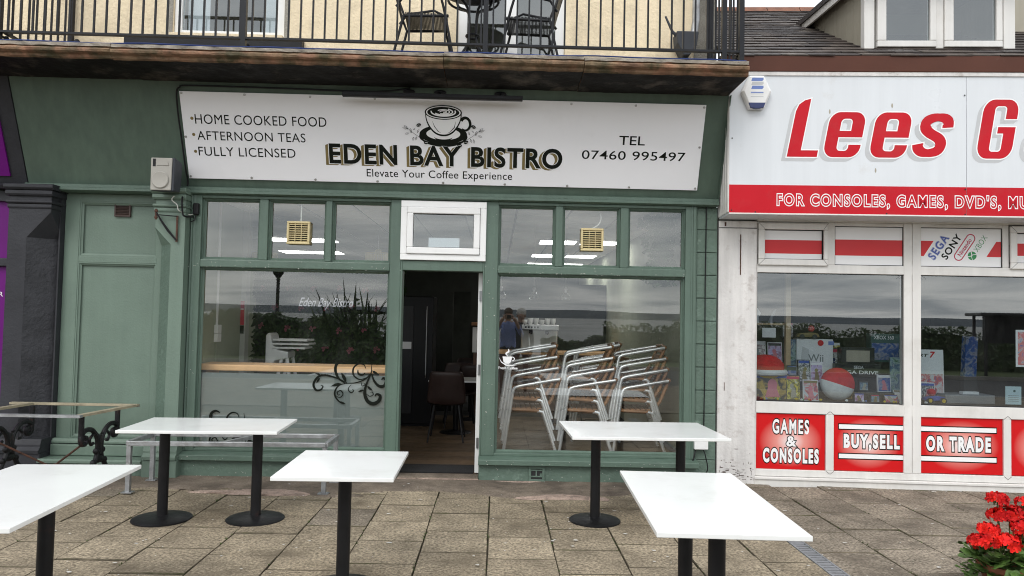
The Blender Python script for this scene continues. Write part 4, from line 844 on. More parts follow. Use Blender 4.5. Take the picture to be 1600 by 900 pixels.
MB().prism([(-0.085, 0.225), (-0.06, 0.225), (-0.06, 0.295), (-0.085, 0.295)], -0.018, -0.0142, 'y').build('port', 'cable_black', sp); MB().prism(arc(0.005, 0.235, 0.055, 0.055, 0, 180, 12), -0.020, -0.0142, 'y').build('tweeter_cover', 'speaker_grey', sp)
MB().tube([(0.02, 0.2, 0.1), (0.05, 0.30, 0.06)], 0.015).build('wall_arm', 'rust', sp)
# iron bracket, cables, plug
ib = thing('iron_bracket', 'rusty iron hanging bracket on the green pilaster under the loudspeaker', 'bracket', (0, -0.205, 0))
MB().box(-3.062, -3.046, -0.012, 0.0, 2.225, 2.475).build('upright', 'rust', ib); MB().tube([(-3.235, -0.05, 2.475), (-3.05, -0.008, 2.468)], 0.005).build('top_rod', 'cast_iron', ib); MB().tube([(-3.235, -0.05, 2.50), (-3.19, -0.04, 2.42), (-3.13, -0.025, 2.33), (-3.055, -0.012, 2.24)], [0.007, 0.009, 0.012, 0.008]).build('brace', 'cast_iron', ib)
for z in (2.45, 2.51): MB().ball((-3.238, -0.045, z), 0.017, 8, 6).build('knob', 'rust', ib)
MB().tube([(-3.238, -0.045, 2.43), (-3.238, -0.045, 2.53)], 0.011).build('end_bar', 'rust', ib)
def sgp(u, v, d=0.004): 
    q = Matrix.Rotation(SLOPE, 3, 'X') @ Vector((u, -d, v)); return (q.x, q.y - 0.10, q.z + 2.855)
pts = [sgp(-0.85, 0.90), sgp(-1.2, 0.86), sgp(-2.0, 0.868), sgp(-2.88, 0.872), sgp(-2.99, 0.855), sgp(-3.026, 0.80), sgp(-3.035, 0.6), sgp(-3.03, 0.4), sgp(-3.025, 0.1), sgp(-3.02, -0.05), (-3.02, -0.16, 2.70), (-3.0, -0.25, 2.62), (-2.995, -0.24, 2.50), (-2.98, -0.22, 2.47), (-2.95, -0.10, 2.48)]
tag(MB().tube([tuple(q) for q in spline([Vector(p) for p in pts], 4)], 0.008, 8).build('sign_cable', 'cable_black', smooth=True), 'black cable looping round the left corner of the bistro sign', 'cable')
pl_ = thing('outdoor_plug', 'small black plug adaptor on the window jamb under the sign', 'plug', (-2.925, -0.075, 2.50)); B(-0.028, 0.028, -0.045, 0.0, 0.0, 0.115).build('body', 'cable_black', pl_, bevel=0.012); MB().tube([(0, -0.03, 0), (-0.005, -0.035, -0.05), (-0.04, -0.04, -0.07)], 0.006).build('lead', 'cable_black', pl_)
tag(MB().tube([tuple(q) for q in spline([Vector(p) for p in ((-3.08, -0.235, 2.66), (-3.10, -0.24, 2.62), (-3.05, -0.24, 2.575), (-3.03, -0.24, 2.52), (-2.99, -0.12, 2.50), (-2.95, -0.10, 2.505))], 5)], 0.005, 6).build('white_wire', 'cable_white', smooth=True), 'thin white wire curling over the pilaster capital', 'cable')
# brown vent on the boarded doorway
vb = thing('wall_vent', 'brown louvred vent high on the boarded green doorway', 'vent', (-3.70, 0.060, 2.485)); B(-0.078, 0.078, -0.008, 0.001, 0, 0.14).build('back_plate', 'vent_brown', vb)
for a in ((-0.078, 0.078, 0, 0.013), (-0.078, 0.078, 0.127, 0.14), (-0.078, -0.065, 0.013, 0.127), (0.065, 0.078, 0.013, 0.127)): B(a[0], a[1], -0.022, -0.0085, a[2], a[3]).build('frame', 'vent_brown', vb)
for k in range(7): MB().prism([(-0.009, 0.018 + k * .015), (-0.020, 0.014 + k * .015), (-0.020, 0.017 + k * .015), (-0.009, 0.024 + k * .015)], -0.065, 0.065).build('slat', 'vent_brown', vb)
# extractor fans in the upper panes
def extractor(label, x, z):
    t = thing('extractor_fan', label, 'fan', (x, -0.012, z), 0, 'cream extractor fans'); s = 0.112
    for a in ((-s, s, s - .022, s), (-s, s, -s, -s + .022), (-s, -s + .022, -s + .022, s - .022), (s - .022, s, -s + .022, s - .022)): B(a[0], a[1], -0.05, 0.0, a[2], a[3]).build('frame', 'fan_cream', t, bevel=0.006)
    B(-s + .02, s - .02, -0.006, -0.001, -s + .02, s - .02).build('back_plate', 'joint_dark', t)
    for k in range(9): MB().prism([(-0.008, -0.085 + k * .021), (-0.042, -0.092 + k * .021), (-0.042, -0.086 + k * .021), (-0.008, -0.076 + k * .021)], -s + .023, s - .023).build('slat', 'fan_cream', t)
    for xx in (-0.03, 0.03): B(xx - .003, xx + .003, -0.046, -0.0425, -s + .023, s - .023).build('rib', 'fan_cream', t)
    B(-s + .01, s - .01, 0.022, 0.10, -s + .01, s - .01).build('rear_case', 'fan_cream', t, bevel=0.01)
    return t
e1 = extractor('cream extractor fan in the pane left of the fanlight', -1.95, 2.355); MB().tube([(0, 0.05, 0.11), (0, 0.05, 0.4)], 0.007, 6).build('lead', 'cable_white', e1)
e2 = extractor('cream extractor fan in the pane right of the fanlight', 0.92, 2.353); MB().tube([tuple(q) for q in spline([Vector(p) for p in ((-0.02, 0.05, 0.11), (0.03, 0.05, 0.13), (0.08, 0.06, 0.17), (0.10, 0.07, 0.23), (0.09, 0.08, 0.28))], 4)], 0.006, 6).build('lead', 'cable_white', e2)
# air brick grille in the stall riser
ag = thing('air_grille', 'small green air grille in the stall riser below the chair window', 'vent', (0.415, -0.116, 0.004)); 
for a in ((-0.078, 0.078, 0.125, 0.15), (-0.078, 0.078, 0.0, 0.025), (-0.078, -0.053, 0.025, 0.125), (0.053, 0.078, 0.025, 0.125)): B(a[0], a[1], -0.018, 0.0, a[2], a[3]).build('frame', 'green_rough', ag, bevel=0.004)
B(-0.053, 0.053, -0.004, 0.0, 0.025, 0.125).build('cavity', 'joint_dark', ag)
for z in (0.045, 0.105): B(-0.053, 0.053, -0.012, -0.0045, z, z + 0.012).build('slat', 'green_rough', ag)
B(-0.01, 0.002, -0.011, -0.0045, 0.057, 0.105).build('rib', 'green_rough', ag); B(0.03, 0.053, -0.010, -0.0046, 0.057, 0.08).build('rib', 'green_rough', ag)
# grey junction box on the pier
jb = thing('junction_box', 'grey plastic socket box low on the green pier with trailing leads', 'socket', (1.995, -0.058, 0.335)); B(-0.06, 0.075, -0.06, 0, 0, 0.10).build('box', 'white_plastic', jb, bevel=0.008)
MB().tube([tuple(q) for q in spline([Vector(p) for p in ((-0.04, -0.03, 0.0), (-0.07, -0.05, -0.1), (-0.10, -0.04, -0.2), (-0.02, -0.05, -0.26), (0.07, -0.05, -0.2), (0.05, -0.04, -0.05), (0.03, -0.03, 0.0))], 5)], 0.006, 6).build('lead', 'cable_black', jb, smooth=True)
MB().tube([(0.04, -0.012, 0.10), (0.045, -0.012, 0.8), (0.04, -0.012, 1.6), (0.045, -0.012, 2.38)], 0.006, 6).build('riser_cable', 'cable_black', jb)
# decals on the glass
dc = thing('scroll_decal', 'black leafy scroll decal on the frosted left window', 'decal', (-1.42, -0.0025, 0.85)); dd = [0.0]
def dz(x, y): return ((x - 370) / 5.63 * 0.00625 + 0.0, 0.0 - (y - 280) / 5.63 * 0.00625 + 0.05)
scm = MB()
def sw(pts, w, k=5):
    P = [Vector(dz(*p)) for p in pts]; P = spline([Vector((p.x, p.y, 0)) for p in P], k); n = len(P); dd[0] -= 0.0003
    scm.ribbon([(p.x, p.y) for p in P], [w * 0.0014 * (0.25 + 0.75 * math.sin(math.pi * (i + .5) / n)) for i in range(n)], dd[0])
def lf(x, y, an, ln, wd=0.4):
    a = rad(an); c, s = math.cos(a), math.sin(a); dd[0] -= 0.0003
    scm.poly([dz(x + ln * (t * c - q * s), y + ln * (t * s + q * c)) for t, q in ((0, 0), (0.25, wd * .4), (0.55, wd * .45), (1, 0), (0.6, -wd * .3), (0.25, -wd * .3))], dd[0])
def dec():
    sw([(350, 280), (290, 250), (200, 220), (120, 215), (75, 250), (55, 300), (80, 345), (120, 340), (138, 312), (118, 300)], 16); lf(110, 235, 120, 60); lf(115, 215, 200, 50)
    sw([(330, 280), (275, 240), (245, 180), (250, 120), (290, 95), (330, 110)], 20); lf(340, 270, 240, 95); lf(300, 285, 165, 100, .35)
    sw([(350, 280), (280, 300), (245, 350), (250, 400), (290, 445), (330, 460)], 12); lf(285, 440, 20, 60); sw([(250, 390), (290, 405), (315, 375), (295, 345), (265, 360), (275, 385), (290, 375)], 8)
    sw([(350, 280), (420, 275), (490, 250), (540, 210), (560, 170), (555, 110)], 10); sw([(520, 225), (460, 245), (405, 210), (400, 150), (440, 110), (490, 115), (510, 150)], 12); sw([(440, 160), (445, 195), (480, 205), (505, 185)], 14)
    sw([(558, 190), (520, 280), (505, 360), (530, 430), (580, 455), (630, 430), (640, 385), (610, 370), (595, 390)], 26); sw([(560, 190), (585, 255), (630, 300), (675, 295), (690, 250), (665, 228), (650, 245)], 22)
    lf(500, 335, 160, 60); lf(525, 300, 40, 65); lf(565, 165, 30, 70); sw([(520, 370), (550, 390), (580, 375), (570, 352), (555, 360)], 7); sw([(385, 290), (360, 330), (385, 362), (408, 345), (395, 330)], 7); sw([(470, 265), (480, 300), (505, 290), (495, 275)], 6)
dec(); scm.build('scrollwork', 'ink', dc, recalc=False)
dc2 = thing('scroll_decal', 'black scroll decal low on the frosted window behind the galvanised frame', 'decal', (-2.62, -0.0025, 0.42)); scm = MB()
def dz(x, y): return ((x - 370) / 5.63 * 0.0058, -(y - 280) / 5.63 * 0.0058)
dec(); scm.build('scrollwork', 'ink', dc2, recalc=False)
fc = thing('coffee_decal', 'white steaming cup decal reading Fresh Coffee on the chair window', 'decal', (0.115, -0.0025, 1.15)); m = MB()
m.poly([(-0.05, 0.04), (0.045, 0.04), (0.035, -0.01), (0.015, -0.03), (-0.02, -0.03), (-0.04, -0.01)], -0.0003); m.ribbon(arc(0.045, 0.018, 0.022, 0.018, -90, 90, 8), 0.008, -0.0006); m.ribbon([(-0.085, 0.03), (-0.06, -0.015), (-0.01, -0.045), (0.05, -0.045), (0.09, -0.04)], [0.002, 0.01, 0.014, 0.01, 0.002], -0.0009)
m.ribbon([tuple(q)[:2] for q in spline([Vector((0, 0.045, 0)), Vector((-0.015, 0.07, 0)), Vector((0.01, 0.09, 0)), Vector((0.005, 0.115, 0))], 5)], [0.004 + 0.014 * math.sin(math.pi * i / 15) for i in range(16)], -0.0012)
m.build('cup_mark', 'white_print', fc, recalc=False); lettering(fc, 'Fresh Coffee', (-0.09, 0.10, -0.085, -0.058), [(0, 'lettering', 'white_print', 0)], bold=0.02)

# ================================================================== BALCONY
rl = thing('balcony_railing', 'black metal railing of thin upright bars along the balcony', 'railing'); RY = -0.95; zt = 4.93
rb = MB().box(-0.0075, 0.0075, -0.0075, 0.0075, 0.0, zt - 3.94).mesh('bar', 'rail_black'); po = MB().box(-0.021, 0.021, -0.021, 0.021, 0, zt - 3.834).mesh('post', 'rail_black')
k = 0; x = -8.9
posts = [-8.47, -6.39, -4.31, -2.23, -0.15, 1.93, 2.082]
while x < 2.07:
    x = -8.9 + 0.1037 * k; k += 1
    if -5.4 < x < 2.06 and min(abs(x - p) for p in posts) > 0.03: inst(rb, 'bar', rl, (x, RY, 3.935))
for p in posts: inst(po, 'post', rl, (p, RY, 3.834))
for p in posts[2:]: MB().tube([(p, RY + 0.02, 3.90), (p, RY + 0.09, 3.90)], 0.012, 6).ball((p, RY + 0.1, 3.905), 0.022, 8, 6).build('bolt_clamp', 'rail_black', rl)
B(-9, 2.082, RY - 0.02, RY + 0.02, 3.917, 3.935).build('bottom_rail', 'rail_black', rl); B(-9, 2.082, RY - 0.025, RY + 0.025, zt, zt + 0.02).build('top_rail', 'rail_black', rl)
for k in range(8): inst(rb, 'bar', rl, (2.082, RY + 0.11 * (k + 1), 3.935))
inst(po, 'post', rl, (2.082, 0.02, 3.834)); B(2.064, 2.10, RY + .021, 0.0, 3.917, 3.934).build('side_rail', 'rail_black', rl); B(2.064, 2.10, RY + .021, 0.0, zt + .001, zt + 0.019).build('side_rail', 'rail_black', rl)
dv = thing('divider_railing', 'black divider railing running back to the cream wall at the balcony end', 'railing')
for k in range(8): inst(rb, 'bar', dv, (-4.27, RY + 0.11 * (k + 1), 3.935))
inst(po, 'post', dv, (-4.27, 0.03, 3.834)); B(-4.288, -4.252, RY + .03, 0.01, 3.917, 3.934).build('side_rail', 'rail_black', dv); B(-4.288, -4.252, RY + .03, 0.01, zt + .001, zt + 0.019).build('side_rail', 'rail_black', dv)
MB().tube([(-4.25, 0.03, 4.19), (-4.20, 0.0, 4.19)], 0.012, 6).ball((-4.19, 0, 4.19), (0.03, 0.03, 0.035), 8, 6).build('wall_clamp', 'rail_black', dv)
tag(MB().tube([(-9 + 0.35 * i, -0.985 + 0.006 * math.sin(i * 1.7), 3.842 + 0.004 * math.sin(i * 2.3)) for i in range(32)] + [(2.12, -0.97, 3.842), (2.125, -0.6, 3.842)], 0.006, 6).build('blue_cable', 'cable_blue', smooth=True), 'blue cable lying along the stone edge of the balcony', 'cable')
def garden_chair(label, loc, rz):
    t = thing('garden_chair', label, 'chair', loc, rz, 'black balcony chairs')          # faces +x
    for s in (-1, 1):
        y = 0.20 * s
        MB().tube([(0.26, y, 0), (0.20, y, 0.30), (0.15, y * 1.05, 0.52), (0.12, y * 1.1, 0.62)] + [(0.05, y * 1.14, 0.655), (-0.20, y * 1.05, 0.60), (-0.27, y, 0.50)], 0.012, 8).build('arm_leg', 'rail_black', t, smooth=True)
        MB().tube([(-0.30, y, 0), (-0.20, y, 0.43), (-0.255, y, 0.57), (-0.34, y * 0.9, 0.86)], 0.012, 8).build('rear_leg', 'rail_black', t, smooth=True)
        MB().tube([(0.20, y * .9, 0.445), (-0.20, y * .9, 0.425)], 0.013, 8).build('seat_rail', 'rail_black', t, smooth=True)
    m = MB()
    for k in range(30): m.box(-0.19 + k * 0.0128, -0.181 + k * 0.0128, -0.185, 0.185, 0.425 + .012 * math.sin(math.pi * k / 29), 0.462)
    m.build('woven_seat', 'rail_black', t); m = MB()
    for k in range(22):
        q = k / 21; m.obox((-0.245 - 0.085 * q, 0, 0.50 + 0.34 * q), (0.012, 0.40, 0.009), Matrix.Rotation(rad(-14), 3, 'Y'))
    m.build('woven_back', 'rail_black', t); return t
garden_chair('black woven chair on the balcony, left of the round table', (-0.70, -0.52, 3.835), 0.05); garden_chair('black woven chair on the balcony, right of the round table', (0.23, -0.50, 3.835), math.pi - 0.05)
bt = thing('balcony_table', 'black round metal table between the two balcony chairs', 'table', (-0.28, -0.48, 3.835))
MB().lathe([(0.30, 0.76), (0.31, 0.77), (0.31, 0.785), (0.30, 0.792), (0.001, 0.792)], 32).build('tabletop', 'rail_black', bt, smooth=True)
MB().tube([(0.235 * math.cos(a * .2618), 0.235 * math.sin(a * .2618), 0.675) for a in range(24)], 0.012, 6, True).build('stretcher_ring', 'rail_black', bt, smooth=True); MB().tube([(0.06 * math.cos(a * .5236), 0.06 * math.sin(a * .5236), 0.345) for a in range(12)], 0.011, 6, True).build('collar_ring', 'rail_black', bt)
for k in range(4):
    a = rad(45 + 90 * k); c, s = math.cos(a), math.sin(a); MB().tube([tuple(q) for q in spline([Vector((r * c, r * s, z)) for r, z in ((0.24, 0.758), (0.20, 0.675), (0.065, 0.58), (0.045, 0.36), (0.07, 0.24), (0.20, 0.06), (0.27, 0.0))], 4)], 0.012, 8).build('leg', 'rail_black', bt, smooth=True)
hp = thing('rainwater_hopper', 'dark grey rainwater hopper and pipe at the corner of the balcony wall', 'drainpipe', (1.80, -0.09, 4.05))
MB().prism([(-0.10, 0.36), (0.12, 0.36), (0.10, 0.22), (0.03, 0.12), (-0.03, 0.12), (-0.09, 0.24)], -0.09, 0.09, 'y').build('hopper', 'speaker_dark', hp, bevel=0.012); MB().tube([(0.09, 0, 0.36), (0.11, 0, 0.5), (0.11, 0, 1.4)], 0.036, 14).build('downpipe', 'galvanised', hp, smooth=True)
MB().tube([(0.0, 0, 0.13), (0.02, 0, 0.03), (0.10, 0, -0.02), (0.3, 0, -0.03)], 0.034, 14).build('outlet_bend', 'speaker_dark', hp, smooth=True); MB().tube([(-0.08, -0.02, 0.33), (-0.13, -0.03, 0.37), (-0.2, -0.03, 0.52)], [0.02, 0.014, 0.01], 8).build('side_inlet', 'speaker_dark', hp, smooth=True)

# ================================================================== STREET FURNITURE
table('long white table cut off by the left edge of the picture', 0.66, 1.24, (-2.25, -3.73, 0.0), rad(3.5), (-0.32, 0.30), 'y', 'white outdoor tables')
table('long white table in front of the frosted window', 1.13, 0.68, (-2.15, -1.56, 0.0), rad(3), (-0.345, 0.345), 'x', 'white outdoor tables')
table('small square white table on one column before the doorway', 0.645, 0.78, (-0.855, -2.95, 0.0), rad(1), (-0.0,), 'x', 'white outdoor tables')
table('long white table in front of the stacked chairs', 1.18, 0.83, (1.145, -1.43, 0.0), rad(2), (-0.345, 0.33), 'x', 'white outdoor tables', base_r=0.20)
table('long white table standing end-on beside the drain channel', 0.632, 1.22, (1.012, -3.655, 0.0), rad(-2.4), (-0.33, 0.32), 'y', 'white outdoor tables')
# galvanised frame without a top
gf = thing('galvanised_frame', 'galvanised steel table frame without a top below the frosted window', 'frame', (-2.30, -0.565, 0.012)); GZ = 0.42
for a, b in (((-0.83, -0.27), (0.84, -0.20)), ((-0.85, 0.235), (0.84, 0.265)), ((-0.83, -0.27), (-0.85, 0.235)), ((0.84, -0.20), (0.84, 0.265))): MB().bar((a[0], a[1], GZ), (b[0], b[1], GZ), 0.04, 0.04).build('top_rail', 'galvanised', gf, bevel=0.004)
MB().bar((-0.05, -0.22, GZ + .001), (0.12, 0.24, GZ + .001), 0.03, 0.03).build('cross_brace', 'galvanised', gf)
for x, y in ((-0.82, -0.262), (-0.84, 0.225), (0.83, -0.195), (0.83, 0.255)):
    l_ = B(x - .019, x + .019, y - .019, y + .019, 0.008, GZ - .02).build('leg', 'galvanised', gf, bevel=0.003); B(x - .045, x + .045, y - .035, y + .035, 0.0, 0.008).build('foot_plate', 'galvanised', l_)
# cast iron legs with wooden frame, no top
ci = thing('cast_iron_table_frame', 'topless table frame on ornate cast iron legs beside the charcoal pilaster', 'frame', (-3.90, -0.63, 0.0))
Z = 0.69
B(-0.62, 0.47, -0.42, -0.37, Z - .022, Z).build('frame_rail', 'galvanised', ci); B(-0.62, 0.56, 0.37, 0.42, Z - .022, Z).build('frame_rail', 'frame_wood', ci, bevel=0.003)
MB().bar((0.435, -0.371, Z - .011), (0.53, 0.37, Z - .011), 0.05, 0.021).build('frame_rail', 'frame_wood', ci); MB().bar((-0.50, -0.371, Z - .011), (-0.42, 0.37, Z - .011), 0.05, 0.021).build('frame_rail', 'frame_wood', ci)
B(-0.62, 0.56, 0.4201, 0.426, Z - .03, Z - .001).build('edge_strip', 'galvanised', ci)
def ironleg(x):
    g = MB().tube([(x, -0.015, 0.30), (x, -0.015, 0.47)], 0.026, 8).build('leg_casting', 'cast_iron', ci, smooth=True)
    for s in (-1, 1):
        MB().tube([tuple(q) for q in spline([Vector((x, s * y, z)) for y, z in ((0.30, 0.0), (0.23, 0.035), (0.17, 0.10), (0.10, 0.20), (0.035, 0.29), (0.03, 0.40), (0.06, 0.47), (0.14, 0.53), (0.24, 0.535), (0.30, 0.49), (0.29, 0.43), (0.23, 0.425), (0.22, 0.47), (0.255, 0.48))], 4)], 0.021, 8).build('scroll', 'cast_iron', g, smooth=True)
        MB().tube([(x, s * 0.295, 0.44), (x, s * 0.30, 0.668)], 0.023, 10).build('post', 'cast_iron', g, smooth=True)
        MB().tube([tuple(q) for q in spline([Vector((x, s * y, z)) for y, z in ((0.03, 0.47), (0.10, 0.485), (0.16, 0.45), (0.14, 0.40), (0.10, 0.41))], 4)], 0.013, 6).build('scroll', 'cast_iron', g, smooth=True)
        for y, z in ((0.145, 0.15), (0.09, 0.235), (0.05, 0.33), (0.20, 0.07)): MB().ball((x, s * y, z), 0.028, 8, 6).build('knuckle', 'cast_iron', g, smooth=True)
        MB().ball((x, s * 0.31, 0.012), (0.035, 0.05, 0.014), 8, 5).build('foot', 'cast_iron', g, smooth=True)
    MB().ball((x, 0, 0.255), (0.03, 0.07, 0.035), 10, 6).build('boss', 'cast_iron', g, smooth=True)
ironleg(0.42); ironleg(-0.36)
MB().tube([(0.42, -0.26, 0.43), (0.05, 0.0, 0.20), (-0.02, 0.0, 0.19), (-0.36, -0.24, 0.45)], 0.009, 8).build('tie_rod', 'rust', ci); MB().tube([(0.05, 0, 0.20), (0.42, 0.25, 0.10)], 0.009, 8).build('tie_rod', 'rust', ci); MB().tube([(-0.02, 0.0, 0.19), (-0.36, 0.2, 0.1)], 0.009, 8).build('tie_rod', 'rust', ci)
# geranium
gp = thing('geranium', 'red geranium in full bloom at the right edge of the picture', 'plant', (3.11, -2.86, 0.0)); rg = random.Random(5)
pot = MB().lathe([(0.13, 0.0), (0.17, 0.14), (0.185, 0.14), (0.185, 0.17), (0.16, 0.17), (0.15, 0.13)], 28).build('pot', 'terracotta', gp, smooth=True); MB().lathe([(0.15, 0.125), (0.001, 0.135)], 20).build('soil', 'joint_soil', pot)
def gleaf(sz):
    m = MB(); n = 22; vs = [(0, 0, 0)]
    for ring, q in ((0.5, 0.10), (1.0, 0.13)):
        for i in range(n):
            a = rad(20 + 320 * i / (n - 1)); rr_ = sz * ring * (1 + 0.09 * math.cos(6.2 * a)); vs.append((rr_ * math.cos(a), rr_ * math.sin(a), sz * (q * ring * (1 + 0.6 * math.cos(6.2 * a)))))
    f = [(0, 1 + i, 2 + i) for i in range(n - 1)] + [(1 + i, 1 + n + i, 2 + n + i, 2 + i) for i in range(n - 1)]
    return m.add(vs, f).mesh('leaf', 'leaf_geranium', True, recalc=False)
gl = [gleaf(s) for s in (0.035, 0.045, 0.056)]
for i in range(190):
    a = rg.uniform(0, 6.28); r = 0.27 * math.sqrt(rg.random()); z = 0.08 + 0.23 * rg.random() * (1 - 0.45 * (r / 0.27) ** 2) + 0.05 * (1 - r / 0.27)
    inst(rg.choice(gl), 'leaf', gp, (r * math.cos(a), r * math.sin(a), z), (rg.uniform(-.2, .8) * math.sin(-a) + rg.uniform(-.2, .5), rg.uniform(-.2, .8) * math.cos(a), rg.uniform(0, 6.28)))
def bloom(x, y, z, r, base):
    m = MB(); q = random.Random(int(x * 1000 + z * 777))
    for k in range(34):
        d = Vector((q.gauss(0, 1), q.gauss(0, 1), abs(q.gauss(0, 0.8)) - 0.25)).normalized(); c = Vector((x, y, z)) + Vector((d.x * r, d.y * r, d.z * r * 0.62))
        t = d.cross(Vector((q.uniform(-1, 1), q.uniform(-1, 1), q.uniform(-1, 1)))).normalized(); b = d.cross(t)
        for j in range(5):
            a = j * 1.257 + q.uniform(-.2, .2); e = t * math.cos(a) + b * math.sin(a); f = t * -math.sin(a) + b * math.cos(a); s = r * q.uniform(0.36, 0.52); lift = d * s * q.uniform(0.1, 0.45)
            m.add([c, c + e * s * .55 + f * s * .36 + lift * .5, c + e * s + f * s * .28 + lift, c + e * s * 1.06 + lift * .8, c + e * s - f * s * .28 + lift, c + e * s * .55 - f * s * .36 + lift * .5], [(0, 1, 2, 3, 4, 5)])
    h = m.build('flower_head', 'petal_red', gp, recalc=False)
    MB().tube([tuple(p) for p in spline([Vector(base), Vector(((x + base[0]) / 2 + q.uniform(-.02, .02), (y + base[1]) / 2, (z + base[2]) / 2 + .04)), Vector((x, y, z - r * .3))], 5)], 0.004, 6).build('stalk', 'stem_green', h)
    m = MB()
    for k in range(9): a = q.uniform(0, 6.28); m.ball((x + r * .35 * math.cos(a), y + r * .35 * math.sin(a), z - r * q.uniform(.3, .6)), (0.004, 0.004, 0.010), 5, 4)
    m.build('bud', 'stem_green', h)
for (x, y, z, r) in ((-0.07, 0.02, 0.545, 0.052), (0.075, -0.01, 0.53, 0.045), (-0.10, -0.02, 0.455, 0.050), (-0.03, -0.03, 0.468, 0.062), (0.02, -0.10, 0.405, 0.070), (0.06, 0.03, 0.47, 0.04), (-0.165, -0.04, 0.375, 0.052), (-0.115, -0.13, 0.325, 0.062), (-0.245, -0.07, 0.315, 0.050), (-0.19, -0.1, 0.33, 0.05), (0.03, -0.05, 0.34, 0.03), (0.16, -0.02, 0.46, 0.05), (0.2, -0.1, 0.40, 0.055)):
    bloom(x, y, z, r, (x * 0.4, y * 0.4, 0.2))
# ================================================================== GAMES SHOP (own frame, turned 4 degrees)
LO, LA = Vector((2.177, 0.03, 0)), rad(-4)
LM = Matrix.Rotation(LA, 3, 'Z')
def LW(x, y, z): q = LM @ Vector((x, y, z)); return (q.x + LO.x, q.y + LO.y, q.z)
gs = thing('games_shop', 'white framed games shop with red panels and a slate roof', 'building', LO, LA)
XR = 4.6
# weathered white pier
pr = B(0.006, 0.380, -0.05, 0.30, -0.03, 2.575).build('pier', 'peeling_white', gs, bevel=0.008)
B(0.0065, 0.3795, -0.052, -0.0505, 2.50, 2.508).build('joint_line', 'joint_dark', pr)
for a in ((0.215, 0.225, 2.04, 2.44), (0.062, 0.078, 2.52, 2.56), (0.07, 0.076, 0.9, 0.98)): B(a[0], a[1], -0.0535, -0.0505, a[2], a[3]).build('rust_streak', 'rust', pr)
m = MB(); q = random.Random(2)
for k in range(80):
    x, z = q.uniform(0.02, 0.36), 0.03 + abs(q.gauss(0, 0.10)); rx, rz = q.choice(((.012, .003), (.003, .014), (.008, .006), (.022, .004)))
    m.poly([(min(.378, x + rx * q.uniform(.4, 1.3) * math.cos(a)), z + rz * q.uniform(.4, 1.3) * math.sin(a)) for a in (0, .9, 1.8, 2.7, 3.6, 4.5, 5.4)], -0.0505 - k * 4e-6)
m.build('flaked_paint', 'vent_brown', pr, recalc=False)
B(0.37, XR, -0.06, 0.25, -0.03, 0.075).build('sill', 'upvc', gs, bevel=0.006)
MB().prism([(-0.06, 0.078), (-0.075, 0.072), (-0.075, 0.055), (-0.06, 0.05)], 0.37, XR).build('sill_nosing', 'upvc', gs)
# frames: bands between openings
def fr(x0, x1, z0, z1, y0=-0.03, y1=0.06, mat='upvc', name='frame_bar', bev=0.005): return B(x0, x1, y0, y1, z0, z1).build(name, mat, gs, bevel=bev)
fr(0.382, XR, 2.575, 2.70, -0.05); fr(0.382, XR, 0.078, 0.145); fr(0.382, XR, 2.07, 2.155); fr(0.382, XR, 0.690, 0.803)
fr(1.803, 1.880, 0.145, 2.575, -0.034); fr(1.884, 1.966, 0.145, 2.575, -0.034)
B(1.8802, 1.8838, -0.02, 0.05, 0.145, 2.575).build('mullion_joint', 'joint_dark', gs)
fr(1.062, 1.138, 0.145, 0.690); fr(2.744, 2.815, 0.145, 0.690); fr(1.068, 1.142, 2.155, 2.575); fr(2.742, 2.80, 2.155, 2.575); fr(3.40, 3.52, 0.145, 2.575, -0.034); fr(0.382, 0.392, 0.145, 2.575)
fr(0.394, 1.066, 2.540, 2.574, -0.029); fr(1.143, 1.802, 2.540, 2.574, -0.029); fr(1.967, 2.741, 2.540, 2.574, -0.029)
# opening sashes stand proud on the first and fourth lights
for (a, b) in ((0.394, 1.066), (2.803, 3.398)):
    m = MB()
    for s in ((a, b, 2.496, 2.560), (a, b, 2.142, 2.202), (a, a + 0.062, 2.202, 2.496), (b - 0.040, b, 2.202, 2.496)): m.box(s[0], s[1], -0.060, -0.031, s[2], s[3])
    m.build('sash', 'upvc', gs, bevel=0.007)
def gasket(x0, x1, z0, z1, y, w=0.007):
    m = MB()
    for a in ((x0, x1, z1 - w, z1), (x0, x1, z0, z0 + w), (x0, x0 + w, z0 + w, z1 - w), (x1 - w, x1, z0 + w, z1 - w)): m.box(a[0], a[1], y - .004, y, a[2], a[3])
    m.build('gasket', 'gasket', gs)
# mitre lines at the corners
for (x, z, dx, dz_) in ((1.803, 2.07, -.045, -.04), (1.966, 2.07, .045, -.04), (1.803, 0.803, -.045, .0), (0.394, 2.56, .06, -.06), (1.066, 2.56, -.045, -.06), (0.394, 2.142, .06, .06), (1.066, 2.142, -.045, .06), (2.803, 2.56, .06, -.06), (2.803, 2.142, .06, .06), (1.062, 0.69, .035, .03), (1.138, 0.69, -.035, .03), (1.062, 0.145, .035, -.03), (1.138, .145, -.035, -.03), (2.744, .69, .035, .03), (2.815, .69, -.035, .03), (2.744, .145, .035, -.03), (2.815, .145, -.035, -.03)):
    yy = -0.0612 if (x in (0.394, 1.066, 2.803) and z > 2.1) else -0.0345
    MB().ribbon([(x, z), (x + dx, z + dz_)], 0.003, yy).build('mitre_line', 'joint_dark', gs, recalc=False)
